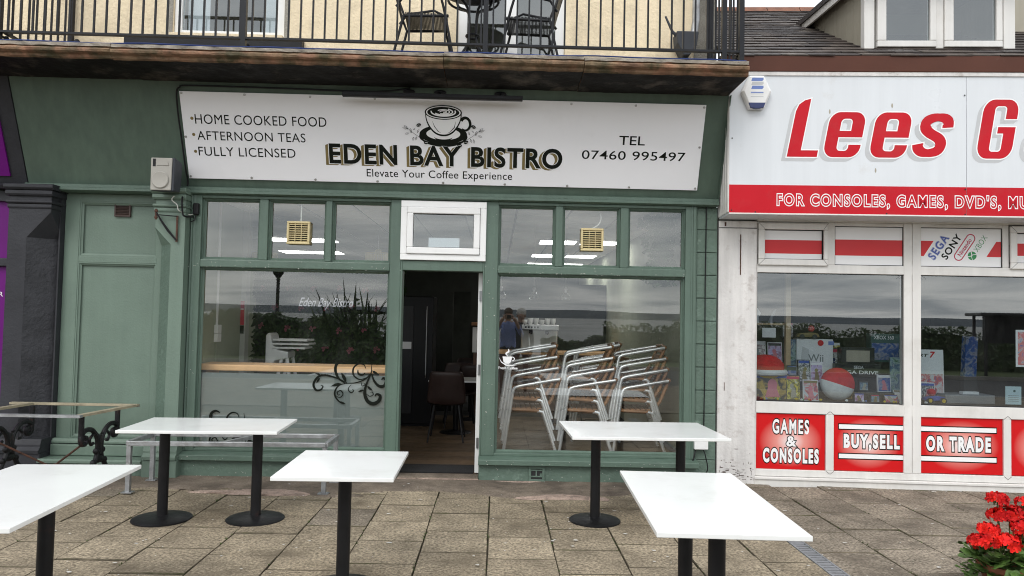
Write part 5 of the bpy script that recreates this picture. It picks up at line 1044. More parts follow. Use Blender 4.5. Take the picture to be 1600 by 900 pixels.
# transom panels: white with a red band
for i, (a, b, c, d) in enumerate(((0.456, 1.026, 2.202, 2.496), (1.142, 1.803, 2.155, 2.540), (1.966, 2.742, 2.155, 2.540), (2.865, 3.36, 2.202, 2.496))):
    p_ = B(a, b, -0.012, 0.0, c, d).build('sign_panel', 'white_print', gs); gasket(a, b, c, d, -0.0125); h = d - c
    if i == 2:
        z0, z1 = c + h * 0.27, c + h * 0.66
        MB().poly([(a, z0), (a + 0.035, z0), (a + 0.13, z1), (a, z1)], -0.0125).build('red_band', 'stripe_red', p_, recalc=False); MB().poly([(b - 0.145, z0), (b, z0), (b, z1), (b - 0.05, z1)], -0.0125).build('red_band', 'stripe_red', p_, recalc=False)
        def brand(s, cx, cz, w_, h_, layers, **k):
            e = bpy.data.objects.new('brand_mark', None); COL.objects.link(e); e.parent = p_; e.location = (cx, -0.0128, cz); e.rotation_euler = (0, -rad(57), 0)
            lettering(e, s, (-w_ / 2, w_ / 2, -h_ / 2, h_ / 2), layers, **k); return e
        brand('SEGA', a + 0.175, c + 0.195, 0.265, 0.082, [(0.03, 'outline', 'blue_ink', 0), (0.006, 'inline', 'white_print', -0.0004), (-0.012, 'lettering', 'blue_ink', -0.0008)], bold=0.025, space=1.25)
        brand('SONY', a + 0.30, c + 0.20, 0.275, 0.070, [(0, 'lettering', 'ink', 0)], bold=0.024, space=1.1)
        e = brand('Nintendo', a + 0.425, c + 0.195, 0.195, 0.044, [(0, 'lettering', 'crimson_ink', 0)], bold=0.02)
        MB().ribbon(arc(0.105, 0, 0.040, 0.040, -90, 90, 10) + arc(-0.105, 0, 0.040, 0.040, 90, 270, 10) + [(0.105, -0.040)], 0.010, 0).build('oval_outline', 'crimson_ink', e, recalc=False)
        e = brand('XBOX', a + 0.575, c + 0.235, 0.175, 0.054, [(0, 'lettering', 'green_ink', 0)], bold=-0.004)
        MB().disc(-0.145, 0.0, 0.042, 0.042, 0).build('round_mark', 'green_ink', e, recalc=False); MB().ribbon([(-0.175, 0.028), (-0.145, 0.0), (-0.118, 0.030)], 0.008, -0.0004).ribbon([(-0.178, -0.024), (-0.145, 0.012), (-0.112, -0.024)], 0.006, -0.0008).build('cross_mark', 'white_print', e, recalc=False)
    else: MB().poly([(a + .007, c + h * 0.25 if i else c + h * .2), (b - .007, c + h * 0.25 if i else c + h * .2), (b - .007, c + h * 0.66), (a + .007, c + h * 0.66)], -0.0125).build('red_band', 'stripe_red', p_, recalc=False)
# big panes
pane(gs, 0.39, 1.806, 0.80, 2.073, 0.0, 'glass_upvc'); gasket(0.392, 1.803, 0.803, 2.07, -0.002); pane(gs, 1.963, 3.405, 0.80, 2.073, 0.0, 'glass_upvc'); gasket(1.966, 3.40, 0.803, 2.07, -0.002)
# red panels with lettering
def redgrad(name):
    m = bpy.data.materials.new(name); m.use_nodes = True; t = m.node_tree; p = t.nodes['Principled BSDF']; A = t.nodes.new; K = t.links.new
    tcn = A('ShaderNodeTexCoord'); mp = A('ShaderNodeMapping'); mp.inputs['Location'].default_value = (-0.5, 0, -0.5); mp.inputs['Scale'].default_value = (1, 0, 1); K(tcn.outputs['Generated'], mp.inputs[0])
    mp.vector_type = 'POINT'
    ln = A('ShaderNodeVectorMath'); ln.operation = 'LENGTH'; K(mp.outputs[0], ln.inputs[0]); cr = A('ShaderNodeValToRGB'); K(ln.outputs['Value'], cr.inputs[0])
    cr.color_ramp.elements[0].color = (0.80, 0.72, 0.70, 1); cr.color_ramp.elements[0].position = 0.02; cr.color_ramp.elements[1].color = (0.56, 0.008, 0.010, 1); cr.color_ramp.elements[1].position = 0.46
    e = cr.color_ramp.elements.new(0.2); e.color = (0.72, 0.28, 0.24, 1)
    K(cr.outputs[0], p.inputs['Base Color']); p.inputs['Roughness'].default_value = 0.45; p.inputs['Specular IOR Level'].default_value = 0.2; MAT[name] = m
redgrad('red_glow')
lay = [(0.06, 'letter_outline', 'ink', -0.0128), (0.0, 'lettering', 'white_print', -0.0136)]
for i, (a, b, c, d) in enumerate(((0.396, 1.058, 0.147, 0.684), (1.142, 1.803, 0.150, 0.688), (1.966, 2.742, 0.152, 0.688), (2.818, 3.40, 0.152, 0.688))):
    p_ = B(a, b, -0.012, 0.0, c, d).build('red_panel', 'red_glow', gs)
    if i == 0:
        lettering(p_, 'GAMES', (0.553, 0.905, 0.490, 0.632), lay, bold=0.032, space=1.30); lettering(p_, '&', (0.688, 0.785, 0.367, 0.468), lay, bold=0.035); lettering(p_, 'CONSOLES', (0.462, 1.000, 0.206, 0.350), lay, bold=0.055, space=1.34)
    if i == 1: lettering(p_, 'BUY,SELL', (1.238, 1.772, 0.345, 0.508), lay, bold=0.055, space=1.32)
    if i == 2: lettering(p_, 'OR TRADE', (2.022, 2.632, 0.362, 0.510), lay, bold=0.055, space=1.32)
    if i in (1, 2):
        x0, x1 = ((1.185, 1.803), (1.966, 2.690))[i - 1]
        for z in (0.545, 0.260): B(x0, x1, -0.0133, -0.0122, z, z + 0.062).build('bar_outline', 'ink', p_); B(x0 + (.007 if i == 1 else 0), x1 - (.007 if i == 2 else 0), -0.0142, -0.0134, z + .010, z + .052).build('white_bar', 'white_print', p_)
# sign box
FY = -0.45
sb = B(0.008, 2.170, FY, -0.05, 2.588, 3.895).build('sign_box', 'lees_white', gs); B(2.174, XR, FY, -0.05, 2.588, 3.895).build('sign_box', 'lees_white', gs); B(0.0, 0.008, FY + .004, 0.0, 2.605, 3.90).build('box_cheek', 'upvc', gs)
for k in range(5): B(-0.004, 0.0, FY + .03 + k * .085, FY + .034 + k * .085, 2.61, 3.6).build('cheek_groove', 'upvc', gs)
B(0.008, 2.170, FY - .003, FY - .0005, 2.592, 2.862).build('red_strip', 'red', sb); B(2.174, XR, FY - .003, FY - .0005, 2.592, 2.862).build('red_strip', 'red', sb); B(0.008, XR, FY - .006, FY - .0035, 2.586, 2.598).build('bottom_trim', 'upvc', sb)
B(0.0, XR, FY - 0.012, -0.02, 3.897, 3.932).build('top_trim', 'peeling_white', gs)
def sh(p, s=0.21): return [(x + z * s, z) for x, z in p]
def sp_arc(cx, cz, r, a0, a1): return arc(cx, cz, r, r, a0, a1, 6)
def glyph_L(): return sh([(0, 0), (0.30, 0), (0.30, 0.062), (0.128, 0.062), (0.128, 0.55), (0.07, 0.535), (0.02, 0.495), (0, 0.43)]), []
def glyph_e():
    W, H, r = 0.372, 0.425, 0.105
    o = [(W, 0.188)] + sp_arc(W - r, H - r, r, 0, 90) + sp_arc(r, H - r, r, 90, 180) + sp_arc(r, r, r, 180, 270) + sp_arc(W - r, r, r, 270, 352) + [(W, 0.118), (0.245, 0.118)] + sp_arc(0.21, 0.095, 0.036, 0, -90) + sp_arc(0.165, 0.098, 0.038, 270, 180) + [(0.127, 0.188)]
    h = [(0.127, 0.248), (0.245, 0.248)] + sp_arc(0.207, 0.325, 0.038, 0, 90) + sp_arc(0.165, 0.325, 0.038, 90, 180)
    return sh(o), [sh(h)]
def glyph_s():
    P = [tuple(q)[:2] for q in spline([Vector((x, z, 0)) for x, z in ((0.325, 0.285), (0.315, 0.345), (0.255, 0.378), (0.16, 0.378), (0.085, 0.345), (0.075, 0.285), (0.13, 0.235), (0.235, 0.185), (0.275, 0.13), (0.245, 0.07), (0.16, 0.047), (0.08, 0.055), (0.03, 0.09), (0.018, 0.13))], 4)]
    n = len(P); lft = []; rgt = []
    for i, p in enumerate(P):
        t = (Vector(P[min(i + 1, n - 1)]) - Vector(P[max(i - 1, 0)])).normalized(); wv = 0.036 + 0.026 * abs(t.y); lft.append((p[0] - t.y * wv, p[1] + t.x * wv)); rgt.append((p[0] + t.y * wv, p[1] - t.x * wv))
    return sh(lft + rgt[::-1]), []
def glyph_G():
    W, H, r = 0.40, 0.552, 0.12
    return sh([(W, 0.37)] + sp_arc(W - r, H - r, r, 0, 90) + sp_arc(r, H - r, r, 90, 180) + sp_arc(r, r, r, 180, 270) + sp_arc(W - r, r, r, 270, 360) + [(W, 0.295), (0.20, 0.295), (0.20, 0.235), (0.27, 0.235)] + sp_arc(0.235, 0.10, 0.035, 0, -90) + sp_arc(0.17, 0.10, 0.035, 270, 180) + sp_arc(0.17, 0.455, 0.035, 180, 90) + sp_arc(0.235, 0.455, 0.035, 90, 0) + [(0.27, 0.37)]), []
def glyph_a():
    W, H, r = 0.372, 0.425, 0.105
    return sh(sp_arc(W - r, H - r, r, 0, 90) + [(0.03, H), (0.03, 0.36), (0.245, 0.36), (0.245, 0.26)] + sp_arc(r, 0.26 - r, r, 90, 180) + sp_arc(r, r, r, 180, 270) + [(W, 0)]), [sh([(0.127, 0.06), (0.245, 0.06), (0.245, 0.2), (0.127, 0.2)])]
for gname, gx, gk in ((glyph_L, 0.535, 0.92), (glyph_e, 0.862, 0.885), (glyph_e, 1.283, 0.885), (glyph_s, 1.695, 0.80), (glyph_G, 2.250, 0.785), (glyph_a, 2.675, 0.885)):
    o_, hs = gname(); T_ = lambda pts, dx=0, dz=0: [(gx + x * gk + dx, 3.130 + z * 1.0 + dz) for x, z in pts]
    g = MB().poly(T_(o_), FY - 0.0042, [T_(h) for h in hs]).build('red_letter', 'red', sb, recalc=False)
    MB().poly(offset_poly(T_(o_), 0.011), FY - 0.0034, [offset_poly(T_(h), -0.011) for h in hs]).build('white_outline', 'white_print', g, recalc=False)
    m = MB()
    for k in range(4): t_ = 1 - k / 4; m.poly(offset_poly(T_(o_, -0.038 * t_, -0.030 * t_), 0.011), FY - 0.0010 - 0.0005 * k, [offset_poly(T_(h, -0.038 * t_, -0.030 * t_), -0.011) for h in hs])
    m.build('grey_shadow', 'grey_ink', g, recalc=False)
lettering(sb, "FOR CONSOLES, GAMES, DVD'S, MU", (0.452, 2.72, 2.655, 2.782), [(0.06, 'letter_outline', 'white_print', FY - 0.0042), (-0.004, 'lettering', 'red', FY - 0.0052)], bold=0.010, space=1.26)
for x, z in ((0.03, 3.3), (0.03, 2.62), (2.155, 3.72), (2.155, 2.61), (2.157, 2.84), (0.25, 2.606), (1.45, 2.606)): MB().disc(x, z, 0.007, 0.007, FY - 0.0066, 10).build('screw_head', 'joint_dark', sb, recalc=False)
for x, z in ((0.93, 3.56), (1.35, 3.01), (1.5, 3.92 - .3)): patch_ = MB().disc(x, z, 0.008, 0.022, FY - 0.0008, 10); patch_.build('stain', 'dormer_board', sb, recalc=False)
# roof
B(-0.02, XR, FY - 0.02, FY + 0.06, 3.933, 4.088).build('gutter_board', 'brown_board', gs, bevel=0.006); B(0.0, XR, -0.05, 5, 3.6, 3.7).build('loft_floor', 'dark_wall', gs)
PT = 0.54; y0, z0_ = -0.47, 4.07; YR = 3.05
rf = MB().add([(-0.02, y0, z0_ - .02), (XR, y0, z0_ - .02), (XR, YR, z0_ + PT * (YR - y0) - .02), (-0.02, YR, z0_ + PT * (YR - y0) - .02)], [(0, 1, 2, 3)]).build('roof', 'joint_dark', gs)
m = MB(); an = math.atan(PT); cs, sn = math.cos(an), math.sin(an); q = random.Random(9); exp = 0.185; nrow = int((YR - y0) / cs / exp) + 1
for j in range(nrow):
    x = -0.02 - (0.125 if j % 2 else 0)
    while x < XR:
        wd = 0.25 + q.uniform(-.012, .012); s0, s1 = j * exp + q.uniform(-.008, .008), j * exp + 0.30; lift = q.uniform(0, .006); th = q.uniform(.006, .011)
        a, b = max(x + .002, -0.02), min(x + wd - .002, XR)
        if b - a > 0.03:
            P = lambda xx, s, n: (xx, y0 + s * cs - n * sn, z0_ + s * sn + n * cs); sk = q.uniform(-.006, .006)
            m.add([P(a, s0, .020 + lift), P(b, s0 + sk, .020 + lift), P(b, s1, .004), P(a, s1, .004), P(a, s0, .020 + lift - th), P(b, s0 + sk, .020 + lift - th)], [(0, 1, 2, 3), (4, 5, 1, 0)], q.choice((0, 0, 1)))
        x += wd
o = m.build('slates', ['slate', 'slate_b'], gs, recalc=False); o['kind'] = 'stuff'
rm = MB().prism([(-0.14, -0.06), (-0.06, 0.03), (0.0, 0.05), (0.06, 0.03), (0.14, -0.06), (0, -0.02)], -0.22, 0.22).mesh('ridge_tile', 'ridge_clay')
for k in range(11): inst(rm, 'ridge_tile', gs, (0.2 + k * 0.45, YR + .02, z0_ + PT * (YR - y0) + .02), (0, q.uniform(-.01, .01), 0))
MB().tube([(0.6, YR, z0_ + 1.8), (0.6, YR, z0_ + 2.6)], 0.012, 6).build('aerial_pole', 'steel_wire', gs)
B(3.05, 4.3, 1.0, 1.8, 4.4, 6.6).build('chimney_stack', 'dormer_board', gs)
# dormer
dm = MB(); DX0, DX1, DY, DZ = 1.390, 2.830, -0.10, 4.262
for a in ((DX0, DX0 + 0.10, DZ, 5.02), (DX1 - 0.11, DX1, DZ, 5.02), (DX0 + .1, DX1 - .11, DZ, DZ + 0.03), (2.075, 2.150, DZ + .03, 5.02), (DX0 + .1, DX1 - .11, 4.92, 5.02)): dm.box(a[0], a[1], DY, DY + 0.09, a[2], a[3])
dm = dm.build('dormer', 'upvc', gs, bevel=0.006)
for (a, b) in ((1.51, 2.073), (2.152, 2.70)):
    m = MB()
    for s in ((a, b, 4.30, 4.362), (a, b, 4.86, 4.915), (a, a + 0.085, 4.362, 4.86), (b - 0.06, b, 4.362, 4.86)): m.box(s[0], s[1], DY - 0.022, DY + .05, s[2], s[3])
    m.build('sash', 'upvc', dm, bevel=0.007); pane(dm, a + .08, b - .055, 4.357, 4.865, DY + 0.005, 'glass_upvc')
MB().prism([(DY - .05, DZ - .035), (DY - .05, DZ - .005), (DY + .09, DZ - .001), (DY + .09, DZ - .035)], DX0 - .02, DX1 + .02).build('sill', 'upvc', dm)
def roofz(y): return z0_ + PT * (y - y0)
zt0, sl = 5.0, 0.10
for k in range(16):                                               # vertical boards of the cheek
    ya, yb = DY + 0.09 + k * 0.09, DY + 0.176 + k * 0.09
    for x in (DX0 + .004, DX1 - .03):
        za, zb = roofz(ya) - .05, roofz(yb) - .05; ta, tb = zt0 + sl * (ya - DY), zt0 + sl * (yb - DY)
        if tb > zb + .02: MB().add([(x, ya, za), (x, yb, zb), (x, yb, tb), (x, ya, ta), (x + .026, ya, za), (x + .026, yb, zb), (x + .026, yb, tb), (x + .026, ya, ta)], [(0, 1, 2, 3), (7, 6, 5, 4), (0, 4, 5, 1), (3, 2, 6, 7), (1, 5, 6, 2), (0, 3, 7, 4)]).build('cheek_board', 'dormer_board', dm)
MB().add([(x, y, z + sl * (y - DY)) for x in (DX0 - .10, DX1 + .10) for y in (DY - .22, 1.95) for z in (5.0, 5.06)], [(0, 1, 3, 2), (4, 6, 7, 5), (0, 2, 6, 4), (1, 5, 7, 3), (0, 4, 5, 1), (2, 3, 7, 6)]).build('dormer_roof', 'slate_b', dm)
MB().add([(x, y, z + sl * (y - DY)) for x in (DX0 - .085, DX0 - .06) for y in (DY - .2, 1.7) for z in (4.92, 4.999)], [(0, 1, 3, 2), (4, 6, 7, 5), (0, 2, 6, 4), (1, 5, 7, 3), (0, 4, 5, 1), (2, 3, 7, 6)]).build('eaves_board', 'upvc', dm)
B(DX0 + .03, DX1 - .03, DY + .9, DY + .92, 4.1, 5.0).build('room_wall', 'pale_wall', dm)
B(DX0 + .03, DX1 - .03, DY + .1, DY + .9, 4.15, 4.17).build('room_floor', 'dark_wall', dm)
# inside of the shop
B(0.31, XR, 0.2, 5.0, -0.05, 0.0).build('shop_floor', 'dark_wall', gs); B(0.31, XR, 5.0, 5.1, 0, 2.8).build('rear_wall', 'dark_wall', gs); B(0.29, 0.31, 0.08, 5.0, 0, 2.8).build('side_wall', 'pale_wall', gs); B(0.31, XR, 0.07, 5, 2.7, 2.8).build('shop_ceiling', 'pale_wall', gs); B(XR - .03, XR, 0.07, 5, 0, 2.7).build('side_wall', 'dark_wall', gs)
B(3.53, XR, 0.0, 0.05, 0.15, 2.57).build('end_panel', 'upvc', gs); B(0.39, XR, 0.065, 0.10, 0.08, 0.78).build('backing_board', 'dark_wall', gs)
# alarm box
ab = thing('alarm_box', 'white hexagonal alarm box with blue stripes at the corner of the games sign', 'alarm', LW(0.24, FY - 0.004, 3.725), LA)
hx = [(-0.068, 0.155), (0.068, 0.155), (0.137, 0.005), (0.068, -0.155), (-0.068, -0.155), (-0.137, 0.005)]
MB().add([(x * 1.02, 0, z * 1.02) for x, z in hx] + [(x, -0.05, z) for x, z in hx] + [(x * .86, -0.068, z * .86) for x, z in hx], [(i, (i + 1) % 6, 6 + (i + 1) % 6, 6 + i) for i in range(6)] + [(6 + i, 6 + (i + 1) % 6, 12 + (i + 1) % 6, 12 + i) for i in range(6)] + [(12, 13, 14, 15, 16, 17), (5, 4, 3, 2, 1, 0)]).build('case', 'white_plastic', ab, bevel=0.004)
MB().prism([(-0.078, -0.105), (0.078, -0.105), (0.060, -0.152), (0.0, -0.160), (-0.060, -0.152)], -0.0725, -0.03, 'y').build('blue_lens', 'navy', ab, bevel=0.003)
for z, c in ((0.098, 'pale_blue_ink'), (0.060, 'grey_ink'), (0.022, 'pale_blue_ink')): MB().poly([(-0.055, z), (-0.045, z + .032), (0.058, z + .032), (0.058, z + .012), (0.045, z), (-0.045, z)], -0.0686).build('stripe', c, ab, recalc=False)
[B(-0.058, 0.058, -0.0690, -0.0682, z, z + h).build('print_line', c, ab) for z, h, c in ((-0.014, .010, 'pale_blue_ink'), (-0.026, .005, 'grey_ink'), (-0.052, .006, 'grey_ink'))]

# ------------------------------------------------------------------ window display
def blotch(name, cols, scale=14, seed=0.0):
    m = bpy.data.materials.new(name); m.use_nodes = True; t = m.node_tree; p = t.nodes['Principled BSDF']; A = t.nodes.new; K = t.links.new
    tcn = A('ShaderNodeTexCoord'); mp = A('ShaderNodeMapping'); mp.inputs['Location'].default_value = (seed, seed * 1.7, seed * .6); K(tcn.outputs['Object'], mp.inputs[0])
    n = A('ShaderNodeTexNoise'); n.inputs['Scale'].default_value = scale; n.inputs['Detail'].default_value = 3; n.inputs['Distortion'].default_value = 1.2; K(mp.outputs[0], n.inputs['Vector'])
    cr = A('ShaderNodeValToRGB'); cr.color_ramp.interpolation = 'LINEAR'; K(n.outputs['Fac'], cr.inputs[0]); els = cr.color_ramp.elements
    while len(els) < len(cols): els.new(0.5)
    for i, c in enumerate(cols): els[i].position = 0.30 + 0.40 * i / (len(cols) - 1); els[i].color = (*c, 1)
    K(cr.outputs[0], p.inputs['Base Color']); p.inputs['Roughness'].default_value = 0.35; MAT[name] = m
blotch('cover_pale', [(0.55, 0.5, 0.5), (0.6, 0.58, 0.56), (0.2, 0.12, 0.14), (0.62, 0.6, 0.6)], 16, 1); blotch('cover_mono', [(0.5, 0.5, 0.5), (0.03, 0.03, 0.04), (0.55, 0.55, 0.55), (0.02, 0.02, 0.03)], 18, 2)
blotch('cover_lilac', [(0.35, 0.28, 0.5), (0.5, 0.42, 0.6), (0.25, 0.1, 0.2), (0.45, 0.4, 0.55)], 14, 3); blotch('cover_red', [(0.35, 0.45, 0.55), (0.5, 0.5, 0.5), (0.5, 0.06, 0.06), (0.1, 0.15, 0.3)], 14, 4)
blotch('cover_gold', [(0.02, 0.02, 0.02), (0.03, 0.03, 0.03), (0.5, 0.33, 0.05), (0.05, 0.04, 0.03)], 9, 5); blotch('cover_yellow', [(0.6, 0.48, 0.04), (0.05, 0.05, 0.03), (0.6, 0.5, 0.06), (0.5, 0.5, 0.45)], 16, 6)
blotch('cover_green', [(0.03, 0.12, 0.05), (0.3, 0.4, 0.4), (0.04, 0.1, 0.2), (0.5, 0.5, 0.45)], 12, 7); blotch('cover_poster', [(0.03, 0.15, 0.45), (0.75, 0.3, 0.3), (0.7, 0.2, 0.2), (0.75, 0.55, 0.5), (0.05, 0.3, 0.6)], 15, 8); blotch('cover_blue', [(0.02, 0.05, 0.2), (0.02, 0.08, 0.3), (0.3, 0.3, 0.35), (0.01, 0.02, 0.08)], 12, 9)
pm('box_white', (0.66, 0.67, 0.68), 0.4, 0.03); pm('box_black', (0.014, 0.015, 0.018), 0.3, 0.1); pm('box_teal', (0.03, 0.09, 0.085), 0.35, 0.15); pm('plush_red', (0.55, 0.015, 0.02), 0.9, 0.15, 20, 0.6, 120); pm('plush_white', (0.66, 0.66, 0.65), 0.9, 0.08, 20, 0.6, 120); pm('plush_yellow', (0.62, 0.43, 0.02), 0.9, 0.15, 20, 0.6, 120); pm('rack_wood', (0.40, 0.29, 0.17), 0.6, 0.15, 8); pm('shelf_dark', (0.012, 0.012, 0.013), 0.5, 0.2); pm('console_grey', (0.2, 0.21, 0.22), 0.5, 0.1); pm('note_blue', (0.42, 0.55, 0.58), 0.6, 0.03)
ds = thing('display_shelf', 'black display shelf inside the games shop window', 'shelf', LW(0, 0, 0), LA); B(0.40, 3.38, 0.105, 0.85, 0.77, 0.80).build('board', 'shelf_dark', ds)
for x in (0.5, 1.85, 3.3): B(x, x + .04, 0.15, 0.8, 0.001, 0.77).build('leg', 'shelf_dark', ds)
ZS = 0.801
def dbox(name, label, x, y, z, w_, d_, h_, mat, rz=0, tilt=0, cat='box', front=None, group=None):
    t = thing(name, label, cat, LW(x, y, z), LA + rz, group); t.rotation_euler = (tilt, 0, LA + rz)
    B(-w_ / 2, w_ / 2, 0, d_, 0, h_).build('carton' if cat == 'box' else 'case', mat, t, bevel=0.002)
    if front:
        B(-w_ / 2 + .006, w_ / 2 - .006, -0.0012, -0.0003, 0.008, h_ - .008).build('cover_print', front, t)
        B(-w_ / 2 + .008, w_ / 2 - .008, -0.0020, -0.0013, h_ * .84, h_ * .95).build('title_strip', R.choice(['box_black', 'crimson_ink', 'box_white', 'blue_ink', 'gold_ink']), t)
        MB().disc(R.uniform(-.02, .02), h_ * .58, w_ * .14, w_ * .16, -0.0018, 14).poly([(-w_ * .2, h_ * .1), (w_ * .22, h_ * .12), (w_ * .12, h_ * .5), (-w_ * .1, h_ * .52)], -0.0016).build('figure_print', R.choice(['console_grey', 'pink_petal', 'gold_ink', 'navy', 'dormer_board']), t, recalc=False)
    return t
rk = thing('wooden_rack', 'pale wooden rack of games at the pier side of the shop window', 'rack', LW(0, 0, 0), LA)
B(0.80, 0.85, 0.38, 0.43, ZS, 2.5).build('post', 'rack_wood', rk); B(0.40, 0.44, 0.7, 0.74, ZS, 2.5).build('post', 'rack_wood', rk)
for z in (1.12, 1.55): B(0.40, 0.85, 0.431, 0.69, z, z + 0.02).build('shelf', 'rack_wood', rk)
B(0.70, 0.74, 0.36, 0.379, 2.08, 2.5).build('black_strap', 'shelf_dark', rk)
dbox('game_case', 'pale game case left on the upper rack shelf', 0.55, 0.5, 1.1405, 0.17, 0.02, 0.24, 'box_white', 0, -.12, 'game case', 'cover_pale'); dbox('game_case', 'pale game case nearest the rack post on the upper shelf', 0.73, 0.5, 1.1405, 0.15, 0.02, 0.23, 'box_white', 0, -.12, 'game case', 'cover_lilac')
dbox('price_card', 'cream price card hung on the rack shelf edge', 0.64, 0.42, 1.42, 0.14, 0.004, 0.10, 'box_white', 0, 0, 'card'); 
fgz = thing('figure_stand', 'two small pale figurines on the top rack shelf', 'figurine', LW(0.60, 0.55, 1.5705), LA); MB().tube([(-.06, 0, 0), (-.05, 0, .06), (-.03, 0, .1), (-.06, 0, .16)], [.03, .018, .022, .01], 8).build('figure', 'box_white', fgz, smooth=True); MB().tube([(.09, 0, 0), (.10, 0, .06), (.13, 0, .12), (.15, 0, .15)], [.025, .015, .015, .005], 8).build('figure', 'console_grey', fgz, smooth=True)
b1 = dbox('black_box', 'black boxed game with gold art low at the rack end', 0.60, 0.16, ZS, 0.36, 0.10, 0.26, 'box_black', 0.1, -.1, 'box', 'cover_gold')
dbox('yellow_pack', 'yellow and black blister pack beside the black boxed game', 0.815, 0.17, ZS, 0.14, 0.03, 0.25, 'box_black', 0, -.12, 'pack', 'cover_yellow')
ps = thing('plush_toy', 'red plush shell with white rim on the rack end', 'plush toy', LW(0.55, 0.26, 1.07), LA); MB().ball((0, 0, 0.05), (0.20, 0.13, 0.13), 18, 10).build('shell', 'plush_red', ps, smooth=True); MB().tube([(0.20 * math.cos(a * .2618), 0.135 * math.sin(a * .2618), 0.0) for a in range(24)], 0.03, 8, True).build('rim', 'plush_white', ps, smooth=True); MB().ball((0, 0, -0.02), (0.17, 0.11, 0.06), 14, 8).build('belly', 'plush_yellow', ps, smooth=True); MB().tube([(0, 0.0, -0.269), (0, 0, -0.05)], 0.06, 8).build('stand', 'shelf_dark', ps)
t = dbox('console_box', 'large white console box reading Wii', 1.165, 0.58, 1.05, 0.38, 0.12, 0.36, 'box_white'); B(-0.16, 0.16, 0, 0.12, -0.249, -0.001).build('riser', 'shelf_dark', t); lettering(t, 'Wii', (-0.07, 0.09, 0.12, 0.20), [(0, 'lettering', 'console_grey', -0.0015)], bold=0.01); MB().poly([(-0.15, 0.1), (-0.06, 0.06), (-0.06, 0.25), (-0.13, 0.28)], -0.0012).build('console_print', 'grey_ink', t, recalc=False); MB().disc(0.06, 0.32, 0.032, 0.032, -0.0016, 14).build('red_sticker', 'red', t, recalc=False); B(0.14, 0.20, -0.0016, -0.0004, 0.30, 0.34).build('blue_sticker', 'pale_blue_ink', t)
dbox('game_case', 'black and white game case in front of the white console box', 0.985, 0.36, ZS + .17, 0.125, 0.03, 0.23, 'box_black', 0.05, -.1, 'game case', 'cover_mono'); dbox('game_case', 'lilac game case in front of the white console box', 1.115, 0.37, ZS + .17, 0.125, 0.03, 0.21, 'box_white', -0.04, -.1, 'game case', 'cover_lilac')
dbox('step_riser', 'black step riser under the upright game cases', 1.06, 0.34, ZS, 0.32, 0.12, 0.169, 'shelf_dark', 0, 0, 'riser')
dbox('game_case', 'red and blue game case low beside the yellow pack', 0.98, 0.15, ZS, 0.15, 0.03, 0.21, 'box_white', 0, -.1, 'game case', 'cover_red'); dbox('green_box', 'green boxed game at the foot of the rack post', 0.925, 0.6, ZS, 0.10, 0.1, 0.60, 'cover_green', 0, 0, 'box')
cp = thing('red_cap', 'small red cap behind the red and white ball', 'cap', LW(1.27, 0.40, ZS + .155), LA); MB().ball((0, 0, 0.06), (0.085, 0.08, 0.07), 14, 8).build('crown', 'plush_red', cp, smooth=True); MB().ball((0, -0.07, 0.03), (0.07, 0.05, 0.012), 12, 6).build('peak', 'plush_red', cp, smooth=True); MB().tube([(0, 0, -0.154), (0, 0, 0.03)], 0.04, 10).build('stand', 'shelf_dark', cp)
bl = thing('plush_ball', 'round plush ball, red above and white below', 'plush ball', LW(1.265, 0.22, ZS), LA); m = MB().ball((0, 0, 0.165), (0.168, 0.11, 0.165), 32, 22); m.m = [1 if sum(m.v[i][2] for i in f) / 4 > 0.165 else 0 for f in m.f]; m.v = [(v[0], v[1], v[2] - 0.165) for v in m.v]; o = m.build('cushion', ['plush_white', 'plush_red'], bl, smooth=True); o.location = (0, 0, 0.168); o.rotation_euler = (0, 0.3, 0)
t = dbox('console_box', 'long black console box reading MEGA DRIVE', 1.58, 0.50, ZS + .20, 0.46, 0.14, 0.16, 'box_black'); B(-0.22, 0.22, 0, 0.13, -0.199, -0.001).build('riser', 'shelf_dark', t); lettering(t, 'MEGA DRIVE', (-0.21, 0.21, 0.055, 0.092), [(0, 'lettering', 'white_print', -0.0012)], bold=0.015); lettering(t, 'SEGA', (-0.04, 0.06, 0.108, 0.142), [(0, 'lettering', 'grey_ink', -0.0012)], bold=0.02)
t = dbox('console_box', 'black and cream console box stacked on the long black one', 1.59, 0.52, ZS + .361, 0.34, 0.12, 0.17, 'box_black'); B(-0.12, 0.12, -0.0012, -0.0003, 0.02, 0.14).build('cover_print', 'dormer_board', t)
t = dbox('console_box', 'dark teal console box reading XBOX 360 at the mullion', 1.93, 0.66, ZS + .38, 0.30, 0.12, 0.30, 'box_teal'); B(-0.14, 0.14, 0.0, 0.11, -0.379, -0.001).build('riser', 'shelf_dark', t); lettering(t, 'XBOX 360', (-0.12, 0.09, 0.24, 0.28), [(0, 'lettering', 'white_print', -0.0012)], bold=0.01); B(-0.14, 0.14, -0.0012, -0.0003, 0.02, 0.20).build('cover_print', 'cover_blue', t)
dbox('game_case', 'white game case with a blue figure print beside the plush ball', 1.73, 0.22, ZS + .10, 0.13, 0.03, 0.17, 'box_white', 0, -.1, 'game case', 'cover_blue'); dbox('step_riser', 'low black step riser beside the plush ball', 1.66, 0.20, ZS, 0.32, 0.12, 0.098, 'shelf_dark', 0, 0, 'riser')
dbox('game_case', 'pale game case lying against the mullion', 1.89, 0.18, ZS, 0.15, 0.03, 0.14, 'box_white', -.2, -.5, 'game case', 'cover_pale'); dbox('tall_box', 'tall green and white box beside the mullion', 1.93, 0.40, ZS, 0.12, 0.1, 0.44, 'cover_green', -.3, 0, 'box')
